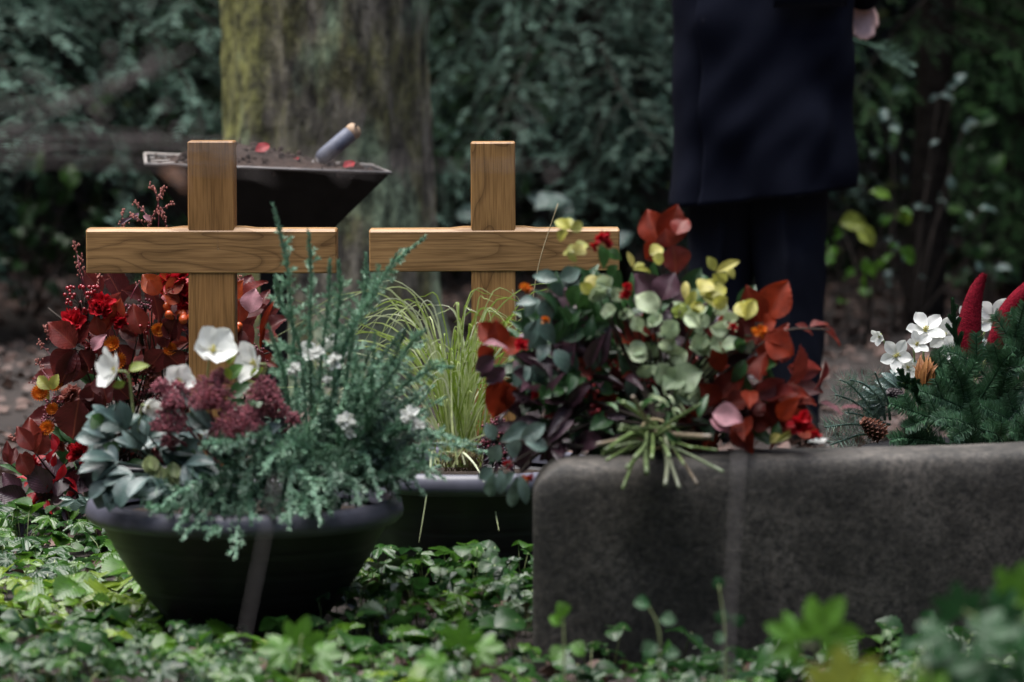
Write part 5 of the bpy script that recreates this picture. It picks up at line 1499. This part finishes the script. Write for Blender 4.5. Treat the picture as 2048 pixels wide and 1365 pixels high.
fill(bq, "dark_foliage", "plum", OVATE8, 190, (1270, 765, 240, 140), (dB - .02, dB + .26), (40, 85), .55, 0, .45)
fill(bq, "dark_foliage", "green", OVATE8, 90, (1330, 740, 230, 150), (dB - .02, dB + .2), (40, 80), .5, 0, .5)
fill(bq, "dark_foliage", "green", LANCE, 70, (1150, 720, 110, 150), (dB - .04, dB + .1), (50, 85), .45, 0, .4)
fill(bq, "pale_foliage", "pale", ROUND, 34, (1375, 690, 105, 90), (dB - .08, dB + .05), (36, 62), .85, 0, .9)
fill(bq, "dark_foliage", "green", LANCE, 150, (1240, 740, 220, 160), (dB - .02, dB + .24), (40, 80), .4, 0, .35)
fill(bq, "copper_foliage", "copper", BEECH, 90, (1400, 770, 210, 100), (dB - .02, dB + .22), (55, 90), .6, 0, .7)
fill(bq, "dark_foliage", "plum", OVATE8, 40, (1120, 860, 110, 50), (dB - .05, dB + .15), (40, 70), .45, 0, .4)
for (px, py, r, n) in ((1180, 780, 26, 20), (1200, 820, 22, 16), (1110, 840, 22, 14), (1300, 770, 20, 14)):
    berries(bq, px, py, r, dB - .02, n, 4.5, "berry")
mb = MB()
for pts in ([(1200, 790, dB), (1130, 850, dB - .03), (1080, 905, dB - .06)], [(1240, 830, dB), (1150, 860, dB - .04), (1060, 920, dB - .08)], [(1420, 790, dB), (1380, 820, dB - .05), (1330, 850, 7.1)]):
    tube(mb, spline([P(*q) for q in pts], 10), .004, 6)
mb.build("woody_twig", M["dark_bark"], bq)
ends = [(1222, 912), (1192, 892), (1242, 968), (1228, 848), (1253, 797), (1268, 804), (1290, 955), (1330, 962), (1355, 972), (1412, 975), (1440, 950), (1430, 912), (1428, 868), (1390, 812), (1255, 935), (1200, 905), (1372, 930), (1395, 905), (1235, 900), (1280, 900), (1340, 900), (1210, 925), (1300, 925), (1262, 842), (1345, 845)]
for (ex, ey) in ends:
    far = math.hypot(ex - 1310, ey - 870) / 110
    ex += random.gauss(0, 9); ey += random.gauss(0, 9); e = P(ex, ey, 6.90 - .06 * random.random() + .05 * far); s0 = P(1312 + random.uniform(-26, 26), 868 + random.uniform(-18, 18), 7.12)
    mb = MB(); C = spline([s0 + (s0 - e) * .8, s0, (s0 + e) / 2 + RNG.normal(0, .003, 3), e], 12); r_ = random.uniform(.0022, .0052)
    tube(mb, C, r_, 9, random.choice((.15, .3, .4, .55, .75, .95)))
    o = mb.build("cut_stem", M["cut_stem"], bq)
fill(bq, "stem_leaves", "pale", LANCE, 16, (1345, 805, 40, 16), (6.95, 7.05), (20, 40), .18, .3, 1)
fill(bq, "stem_leaves", "green", LANCE, 14, (1300, 830, 110, 36), (6.98, 7.12), (30, 60), .3, .1, .8)
fill(bq, "rust_foliage", "scarlet", BEECH, 16, (1480, 800, 110, 60), (dB - .1, dB + .05), (50, 80), .62, 0, .5)
fill(bq, "long_dark_leaves", "plum", LANCE, 46, (1180, 800, 150, 90), (dB - .06, dB + .1), (60, 110), .3, 0, .5)
mb = MB(); tube(mb, [P(1310, 868, 7.13) + np.array([.028 * math.cos(a), .012 * math.sin(a), .026 * math.sin(a)]) for a in np.linspace(0, 6.28, 24)], .003, 6)
mb.build("twine", M["straw"], bq)
# loose leaf and petals lying on the stone beside it
for rows, mt, lab, nm in (([(1640, 806, 1690, 820, 22, .9, .6), (1682, 818, 1722, 808, 20, .9, .4)], "pink", "fallen pink leaf pair caught on a twig beside the bouquet", "fallen_leaf"), ([(1615, 885, 1660, 882, 22, .7, .5), (1640, 888, 1655, 874, 20, .5, .8)], "petal", "creamy white petal on the stone edge right of the bouquet", "fallen_petal")):
    mb = MB()
    for r_ in rows: lf(mb, BEECH, *r_[:5], 7.26, r_[5], 0, r_[6], up=1.2)
    tag(mb.build(nm, M[mt]), lab, "fallen leaf" if nm == "fallen_leaf" else "petal")

# ------------------------------------------------------------------ fir arrangement behind the stone
dF = 8.42
F0 = P(1930, 900, dF + .08); F0[2] = 0
fa = thing("fir_arrangement", "sharp green fir branch arrangement with cones and red velvet horns behind the gravestone", "grave arrangement", F0)
mb = MB(); lathe(mb, [(.001, 0), (.16, 0), (.22, .22), (.23, .25), (.20, .25), (.001, .24)], F0, 48); mb.build("bowl", M["plastic"], fa)


def fir_twig(pts, d0, d1, nl=.026, dens=1.0, sides=(), rb=.4, parent=None, name="fir_branch", mat="fir", span=2.1, wd=.0020):
    C = spline([P(x, y, d0 + (d1 - d0) * i / (len(pts) - 1)) for i, (x, y) in enumerate(pts)], 24)
    Ln = np.sum(np.linalg.norm(np.diff(C, axis=0), axis=1))
    mb = MB(); tube(mb, C, np.linspace(.0035, .0020, 24), 6, .0)
    tw_ = 'comb' if span < 3 else False
    needles(mb, C, int(Ln * 1700 * dens), nl, wd, -span, span, lean=(.85, 1.05), up=(0, -.9, .4), two=tw_, rb=rb, rv=.16, taper=.35)
    for (f, ang, l) in sides:
        i = int(f * 23); T = unit(C[min(23, i + 1)] - C[i - 1]); q = unit(np.cross(T, [0, -1, .2]))
        a = R(ang); dr = unit(T * math.cos(a) + q * math.sin(a) + np.array([0, random.uniform(-.15, .05), 0]))
        l_ = l / S(d0)
        tw = spline([C[i], C[i] + dr * l_ * .5, C[i] + dr * l_], 12)
        tube(mb, tw, np.linspace(.0026, .0014, 12), 5, 0)
        needles(mb, tw, int(l_ * 1700 * dens), nl * .95, wd, -span, span, lean=(.85, 1.05), up=(0, -.9, .4), two=tw_, rb=rb, rv=.16, taper=.4)
    return mb.build(name, M[mat], parent or fa)


tw = [([(1985, 900), (2000, 800), (2020, 720), (2036, 648)], dF, dF - .10, [(.35, 40, 70), (.5, -40, 90), (.65, 40, 60)]),
      ([(2000, 800), (1960, 740), (1920, 712), (1890, 702)], dF + .03, dF - .10, [(.4, 45, 70), (.55, -45, 60)]),
      ([(2010, 870), (1950, 830), (1890, 800), (1840, 782)], dF, dF - .16, [(.35, 40, 80), (.5, -40, 80), (.7, 40, 50)]),
      ([(1940, 880), (1890, 850), (1830, 825), (1780, 808)], dF, dF - .10, [(.4, 40, 70), (.55, -40, 60), (.7, 38, 40)]),
      ([(1930, 800), (1900, 760), (1870, 735), (1858, 720)], dF + .06, dF, [(.5, 40, 50), (.5, -40, 50)]),
      ([(2010, 890), (1960, 860), (1920, 842), (1886, 836)], dF - .05, dF - .20, [(.4, 40, 60), (.5, -40, 60)]),
      ([(2080, 760), (2050, 800), (2020, 840), (1990, 880)], dF - .04, dF - .12, [(.4, 40, 80), (.5, -40, 70)]),
      ([(2090, 880), (2040, 850), (2000, 830), (1960, 810)], dF - .02, dF - .16, [(.4, 40, 70), (.6, -40, 60)]),
      ([(1900, 890), (1850, 880), (1810, 875), (1780, 880)], dF - .02, dF - .10, [(.4, 40, 50), (.5, -40, 40)]),
      ([(2000, 920), (1960, 900), (1930, 885), (1900, 880)], dF - .05, dF - .16, [(.5, 40, 50), (.6, -40, 40)]),
      ([(2040, 760), (2060, 700), (2065, 640), (2070, 590)], dF, dF - .08, [(.4, 40, 70), (.5, -40, 70)]),
      ([(2100, 800), (2070, 740), (2040, 700), (2010, 690)], dF - .04, dF - .12, [(.5, 40, 60), (.5, -40, 60)]),
      ([(1960, 840), (1910, 800), (1880, 780), (1850, 740)], dF + .04, dF + .02, [(.5, 40, 60), (.6, -40, 60)]),
      ([(2030, 930), (2010, 890), (1995, 870), (1975, 862)], dF - .10, dF - .20, [(.6, 40, 36), (.6, -40, 36)]),
      ([(2070, 930), (2060, 890), (2050, 860), (2030, 840)], dF - .06, dF - .16, [(.5, 40, 50), (.6, -40, 50)]),
      ([(1920, 930), (1880, 900), (1850, 885), (1810, 850)], dF, dF - .06, [(.5, 40, 50), (.6, -40, 50)])]
tw += [([(1995, 800), (2020, 720), (2035, 660), (2050, 606)], dF - .03, dF - .12, [(.35, 40, 80), (.5, -40, 80), (.65, 38, 60)]),
       ([(2060, 820), (2075, 740), (2085, 680), (2090, 600)], dF - .02, dF - .10, [(.35, 40, 80), (.5, -40, 80)]),
       ([(1960, 800), (1990, 750), (2010, 720), (2025, 705)], dF - .05, dF - .14, [(.4, 40, 60), (.5, -40, 60)]),
       ([(1930, 830), (1925, 780), (1915, 750), (1900, 720)], dF - .06, dF - .14, [(.4, 40, 60), (.55, -40, 60)])]
for pts, d0, d1, sd in tw: fir_twig(pts, d0, d1, sides=sd, rb=random.uniform(.28, .55))
for k in range(16):
    a = random.uniform(0, 6.28)
    fir_twig([(1960, 900), (1960 + 70 * math.cos(a), 850 + 30 * math.sin(a)), (1960 + 130 * math.cos(a), 850 + 70 * math.sin(a))], dF + .05, dF + random.uniform(.0, .2), sides=[(.5, 40, 60), (.6, -40, 60)], rb=.25, dens=.8, name="inner_fir_branch")
for pts in ([(1920, 720), (1912, 680), (1908, 640), (1905, 596)], [(1845, 815), (1825, 785), (1810, 760), (1795, 738)], [(1850, 820), (1840, 790), (1832, 775), (1822, 760)]):
    o = fir_twig(pts, dF - .02, dF - .06, .007, 2.2, [(.25, 28, 34), (.4, -28, 34), (.55, 28, 26), (.65, -28, 24), (.8, 25, 16)], .4, name="thuja_sprig", mat="thuja", wd=.0022)


def horn(pts, d, rads):
    C = spline([P(x, y, d) for x, y in pts], 40)
    rr = np.interp(np.linspace(0, 1, 40), np.linspace(0, 1, len(rads)), [r_ / S(d) for r_ in rads])
    mb = MB(); tube(mb, C, rr, 28)
    V = np.concatenate(mb.V); V += RNG.normal(0, .0004, V.shape); mb.V = [V]
    o = mb.build("velvet_horn", M["velvet"], fa)
    mb = MB(); T = tangents(C); n = 2600; i = RNG.integers(0, 40, n); q = sphere_pts(n); q = unit(q - T[i] * np.sum(q * T[i], -1, keepdims=True))
    Fm = frames(unit(q + RNG.normal(0, .5, (n, 3))), RNG.normal(size=(n, 3))) * np.array([.0007, .0030, .003])
    mb.inst(NEEDLE, Fm, C[i] + T[i] * RNG.uniform(-.003, .003, (n, 1)) + q * rr[i][:, None] * .97, RNG.uniform(0, 1, n)); mb.build("velvet_pile", M["velvet"], o)


horn([(1940, 712), (1938, 680), (1940, 640), (1950, 590), (1962, 560), (1968, 549)], dF + .02, [26, 26, 23, 16, 9, 4])
horn([(1990, 705), (2000, 670), (2015, 630), (2040, 595), (2068, 565), (2085, 550)], dF + .10, [20, 21, 21, 18, 12, 4])


def cone(px, py, d, ax, L, r, mat, name="pine_cone"):
    c = P(px, py, d); a = unit(np.array(ax, float)); u = unit(np.cross(a, [.2, 1, .3])); v = np.cross(a, u); L_, r_ = L / S(d), r / S(d)
    mb = MB(); tube(mb, spline([c - a * L_ * .5, c, c + a * L_ * .5], 10), np.array([.3, .45, .5, .5, .5, .48, .42, .35, .22, .1]) * r_, 10)
    for k in range(78):
        f = k / 77; t_ = (f - .5) * L_; rad = r_ * (.55 + .45 * math.sin(math.pi * min(1, f * .8 + .18))) * (1 - .45 * f); th = k * 2.39996
        q = u * math.cos(th) + v * math.sin(th)
        y = unit(q + a * .75); Mx = frames(y[None], (a - q)[None])[0] * np.array([r_ * .62, rad * .85, rad])
        mb.inst(ROUND, Mx, c + a * t_ + q * rad * .25, random.random())
    mb.build(name, M[mat], fa)


cone(1747, 857, dF - .12, (-.75, -.2, .55), 56, 26, "cone"); cone(1790, 792, dF - .06, (-.6, -.5, .5), 40, 20, "coneb"); cone(1985, 702, dF + .04, (.2, -.6, .6), 30, 15, "cone")
mb = MB()
for k in range(26):
    a = k * 2.4; rr = 7 + 9 * (k / 26)
    lf(mb, LANCE, 1850 + rr * math.cos(a) * .6, 778, 1850 + rr * 1.25 * math.cos(a), 704 + random.uniform(0, 18) + 8 * (k % 3), 13, dF - .02 + .014 * math.sin(a), random.uniform(-1, 1), .01 * math.sin(a))
mb.build("dried_pod", M["pod"], fa)
ch2 = thing("christmas_rose", "cluster of open white christmas roses behind the fir arrangement", "flowering plant", P(1860, 860, 8.75))
for (px, py, r, f, op, sp) in ((1760, 673, 19, (-.5, -.7, -.1), .7, .3), (1850, 662, 40, (.1, -.8, .75), 1.0, .2), (1888, 672, 36, (-.2, -1, .2), .9, .8), (1792, 712, 33, (-.1, -1, .2), .95, .5), (1832, 690, 26, (.3, -.9, .5), .9, .1), (1985, 640, 46, (.25, -1, .25), .95, .6), (1940, 640, 30, (-.2, -1, .3), .9, .4), (1815, 735, 24, (0, -1, .1), .8, .9), (2020, 660, 30, (.4, -.9, 0), .9, .2), (1905, 700, 30, (0, -1, .3), .9, .3), (1990, 690, 26, (0, -1, .1), .9, 0)):
    hell_flower(ch2, px, py, r, 8.62 + random.uniform(-.04, .05), f, wid=.74, openness=op, spin=sp, stem=(1850 + (px - 1850) * .3, 850, 8.72))
for (px, py, a) in ((1800, 780, 150), (1770, 800, 190), (1830, 790, 60), (1960, 720, 60), (1900, 760, 100), (2000, 740, 20), (1830, 760, 120)):
    mb = MB()
    for k in range(5):
        b_ = R(a) + .5 * (k - 2); lf(mb, OVATE8, px, py, px + 60 * math.cos(b_), py - 50 * math.sin(b_), 22, 8.68, random.uniform(-.5, .5), 0, .5 + .1 * k)
    mb.build("leaf", M["hell"], ch2)
pn = thing("pine_spray", "soft blue green pine spray with long needles left of the fir arrangement", "pine spray", P(1740, 860, 8.7))
for pts in ([(1770, 850), (1730, 820), (1700, 800), (1670, 790)], [(1770, 860), (1720, 850), (1690, 850), (1650, 855)], [(1770, 840), (1760, 800), (1730, 770), (1700, 760)], [(1780, 840), (1775, 800), (1760, 770), (1750, 745)], [(1760, 870), (1720, 870), (1690, 880), (1660, 890)], [(1760, 840), (1720, 790), (1700, 770), (1680, 760)], [(1780, 850), (1740, 840), (1720, 830), (1690, 825)]):
    fir_twig(pts, 8.7, 8.6, .040, .55, rb=.5, parent=pn, name="pine_twig", mat="pine", span=3.1, wd=.0013)
mb = MB(); q = P(1770, 860, 8.72); tube(mb, spline([[q[0], q[1], -.02], q * [1, 1, .5] + [.01, 0, 0], q], 10), .006, 7); mb.build("stem", M["twig"], pn)
mb = MB(); tube(mb, spline([[ch2.location[0], 8.72, -.02], [ch2.location[0], 8.72, .12], P(1850, 850, 8.72)], 8), .012, 7); mb.build("stem", M["bud"], ch2)

# ------------------------------------------------------------------ ground cover
def blocked(x, y):
    if (x - bowl[0]) ** 2 + (y - bowl[1]) ** 2 < .19 ** 2 or (x - bowl2[0]) ** 2 + (y - bowl2[1]) ** 2 < .18 ** 2: return True
    r_ = np.array([x, y, 0]) - np.array([g_org[0], g_org[1], 0])
    a, b_ = r_ @ ux, r_ @ uy
    return -.01 < a < LEN and -.02 < b_ < THK + .02


mb, sb_ = MB(), MB()
nl = 0
Cs, Ys, Ns, Ss, Rs, Ks = [], [], [], [], [], []
while nl < 4300:
    y = random.uniform(5.6, 9.35); half = .145 * y + .15; x = random.uniform(-half, half)
    if blocked(x, y): continue
    dens = .5 + .75 * noise.noise((x * 3.1, y * 3.1, 3))
    if y > 8.75: dens *= max(0, (9.35 - y) / .6) * (1.0 if x < -.35 else .4)
    near_bowl = x * 0
    if random.random() > dens + .18: continue
    h = random.uniform(.015, .085) * (.75 + .5 * noise.noise((x * 2, y * 2, 8)))
    if y < 6.9 and x > .02: h *= .8
    if (x - bowl[0]) ** 2 + (y - bowl[1]) ** 2 < .34 ** 2: h = min(h, .05)
    if bowl[0] + .15 < x < bowl2[0] + .32: h += .05 * max(0, min(1, (y - 6.7) / .9)) * (y < 7.95)
    h *= random.uniform(.6, 1.35)
    z = ground_z(x, y)
    p = np.array([x + random.gauss(0, .02), y + random.gauss(0, .02), z + h])
    if blocked(p[0], p[1]): continue
    Cs.append(p); a = random.uniform(0, 6.28)
    Ys.append((math.cos(a), math.sin(a), random.gauss(.12, .28)))
    Ns.append((random.gauss(0, .28), random.gauss(-.25, .28), 1))
    Ss.append(random.uniform(.036, .090) * (.78 if y < 7.0 else 1)); Ks.append(random.choices((0, 1, 2), (5, 4, 2))[0])
    Rs.append(min(.90, abs(random.gauss(.34 + .45 * noise.noise((x * 1.6, y * 1.6, 40)) + (.17 if y > 7.4 else 0), .17))) if True else 1.0)
    nl += 1
    if h > .03: tube(sb_, [(x, y, z - .005), (p[0] * .6 + x * .4, p[1] * .6 + y * .4, z + h * .75), p], .0011, 3)
Cs, Ys, Ns, Ss, Rs, Ks = map(np.array, (Cs, Ys, Ns, Ss, Rs, Ks))
Fm = frames(Ys, np.array(Ns)) * np.stack([Ss * RNG.uniform(.85, 1.1, len(Ss)), Ss, Ss], -1)[:, None, :]
for k, tpl in enumerate((TRIFOL, GERAN, SERR)):
    q = Ks == k; sc = (.80, 1.0, 1.0)[k]
    mb.inst(tpl, Fm[q] * sc, Cs[q] - Fm[q][:, :, 1] * .3, Rs[q])
gc = tag(mb.build("ground_cover", M["cover"]), "carpet of glossy serrated ground cover leaves in front of bowls and stone", "ground cover", kind="stuff")
sc_ = sb_.build("leaf_stalks", M["bud"], gc)

# ------------------------------------------------------------------ out of focus shoots rising close to the camera
def ivy_shoot(pts, d, leaves, label, mat="ivy", tpl=LOBED, name="ivy_shoot"):
    gain = 1.0 if d < 5.5 else (.62 if tpl is SERR else 1.0)
    c0 = P(pts[0][0], pts[0][1], d); c0 = np.array([c0[0], d, ground_z(c0[0], d)])
    t = thing(name, label, "ivy shoot", c0, "ivy shoots close to the camera")
    C = spline([c0] + [P(x, y, d) for x, y in pts[1:]], 16)
    mb = MB(); tube(mb, C, np.linspace(.0022, .0012, 16), 5); mb.build("stem", M["bud"], t)
    for (x, y, s, a, rn) in leaves:
        mb = MB(); L = s * gain / S(d); p = P(x, y, d + random.uniform(-.05, .05)); aa = R(a)
        yv = unit(np.array([math.cos(aa), -.35, math.sin(aa)]))
        Mx = frames(yv[None], np.array([[random.uniform(-.2, .2), -.8, .75]]))[0] * L
        j = int(np.argmin(np.linalg.norm(C - p, axis=1)))
        tube(mb, spline([C[j], (C[j] + p) / 2 + [0, 0, -.004], p], 5), .0009, 4, rn)
        mb.inst(tpl, Mx, p, rn); mb.build("leaf", M[mat], t)
    return t


ivy_shoot([(1650, 1400), (1640, 1340), (1610, 1290)], 5.3, [(1640, 1275, 150, 70, .35), (1595, 1285, 120, 140, .3)], "bright lime ivy leaf standing blurred before the gravestone")
ivy_shoot([(1900, 1450), (1860, 1380), (1820, 1370)], 4.6, [(1690, 1385, 160, 100, .97), (1740, 1400, 130, 60, .8), (1850, 1400, 110, 60, .5)], "yellowing ivy leaves largest and most blurred at the lower edge")
ivy_shoot([(2000, 1460), (1960, 1300), (1930, 1220)], 5.0, [(1920, 1230, 110, 100, .9), (1890, 1270, 110, 190, .8), (1960, 1270, 130, 20, .7), (1980, 1330, 150, 220, .6), (2030, 1310, 140, 40, .7), (1910, 1330, 130, 200, .75), (2000, 1230, 100, 70, .6)], "dark glossy ivy shoot blurred at the lower right corner", "ivy_dark", LOBED)
ivy_shoot([(2060, 1460), (2045, 1300), (2035, 1200)], 5.1, [(2030, 1190, 110, 80, .3), (2045, 1230, 90, 30, .35)], "single upright lime leaf at the right border above dark ivy")
ivy_shoot([(1310, 1400), (1320, 1280), (1290, 1200)], 6.3, [(1300, 1210, 55, 160, .9), (1320, 1240, 55, 10, .8), (1315, 1290, 60, 200, .7), (1330, 1310, 50, 20, .8)], "thin grey green shoot rising before the left half of the gravestone", "ivy_dark", SERR)
ivy_shoot([(1445, 1420), (1450, 1280), (1438, 1170)], 6.3, [(1440, 1180, 45, 100, .8), (1448, 1220, 50, 250, .8), (1470, 1230, 45, 300, .6), (1452, 1270, 45, 200, .7)], "thin leafy shoot directly beside the grey dry stalk", "ivy_dark", SERR)
ivy_shoot([(1130, 1400), (1128, 1280), (1125, 1220)], 6.4, [(1128, 1235, 55, 100, .4), (1120, 1250, 45, 130, .4), (1130, 1300, 60, 200, .3), (1140, 1290, 60, 340, .3)], "small yellow green seedling at the left foot of the gravestone", "ivy", SERR)
ivy_shoot([(1620, 1420), (1830, 1330), (1850, 1240)], 6.2, [(1850, 1250, 55, 70, .8), (1830, 1280, 60, 200, .7), (1840, 1310, 60, 300, .7)], "grey green shoot between the lime leaf and the dark ivy", "ivy_dark", SERR)
ivy_shoot([(930, 1440), (930, 1300), (920, 1270)], 6.2, [(920, 1290, 90, 80, .3), (960, 1300, 80, 20, .35), (880, 1330, 80, 160, .3)], "lime leaved shoot in the carpet between bowl and gravestone", "ivy")
ivy_shoot([(580, 1440), (600, 1300), (605, 1270)], 6.2, [(600, 1290, 100, 80, .3), (570, 1300, 90, 170, .3), (640, 1310, 80, 10, .2)], "lime leaved shoot before the foot of the front bowl", "ivy")


# dry stalks and a leafless twig crossing close to the lens
def stalk(pts, d, r0, r1, label, name="dry_stalk", mat="stalk"):
    C = spline([P(x, y, d) for x, y in pts], 16)
    g0 = C[0].copy(); mb = MB()
    tube(mb, C, np.linspace(r0, r1, 16), 7)
    o = mb.build(name, M[mat]); return tag(o, label, "dry stalk", "dry stalks close to the camera")


zg = lambda d: 41 + FPX * CAM_H / d
stalk([(300, zg(4.3)), (390, 1800), (488, 1280), (520, 1120), (552, 960)], 4.3, .0013, .0010, "grey dry stalk blurred before the front bowl")
stalk([(1425, zg(4.3)), (1440, 1850), (1455, 1330), (1468, 1100), (1478, 910)], 4.3, .0018, .0014, "grey dry stalk blurred before the middle of the gravestone")
bt = P(-420, 0, 4.3); bt = np.array([bt[0], 4.3, 0])
br = thing("bare_shrub", "leafless grey twigs blurred across the upper left before yew and cross", "bare shrub", bt)
mb = MB(); trunk_top = P(-400, 330, 4.3); tube(mb, spline([bt - [0, 0, .03], (bt + trunk_top) / 2 + [.02, 0, 0], trunk_top], 14), np.linspace(.012, .007, 14), 8); mb.build("stem", M["pale_twig"], br)
for pts, r_ in (([(-400, 330), (-100, 300), (150, 285), (420, 290), (700, 320)], .0024), ([(-400, 330), (-100, 290), (60, 240), (260, 150), (330, 110)], .0020), ([(-400, 360), (-60, 330), (200, 330), (420, 340), (520, 350)], .0022), ([(-400, 320), (-100, 240), (60, 210), (200, 180), (330, 140)], .0020), ([(-400, 340), (0, 270), (250, 270), (480, 310), (760, 350)], .0020), ([(-400, 360), (0, 310), (300, 310), (700, 330), (1150, 330)], .0014)):
    mb = MB(); C = spline([P(x, y, 4.3 + .03 * i) for i, (x, y) in enumerate(pts)], 24); tube(mb, C, np.linspace(r_, r_ * .5, 24), 6)
    for i in range(6, 24, 3): tube(mb, spline([C[i], C[i] + [RNG.normal(.01, .01), 0, RNG.normal(.008, .012)], C[i] + [RNG.normal(.03, .01), 0, RNG.normal(.012, .02)]], 6), r_ * .45, 4)
    mb.build("twig", M["pale_twig"], br)
for x, y in ((222, 100), (245, 285), (358, 362), (355, 260), (545, 240), (1105, 355), (190, 220), (330, 215)):
    mb = MB(); mb.inst(BALL, np.eye(3) * .0042, P(x, y, 4.35), .5); mb.build("twig_bud", M["pale_twig"], br)
mb = MB(); lf(mb, OVATE, 320, 335, 395, 380, 34, 4.5, .4, .02, .5); mb.build("withered_leaf", M["leafpeach"], br)
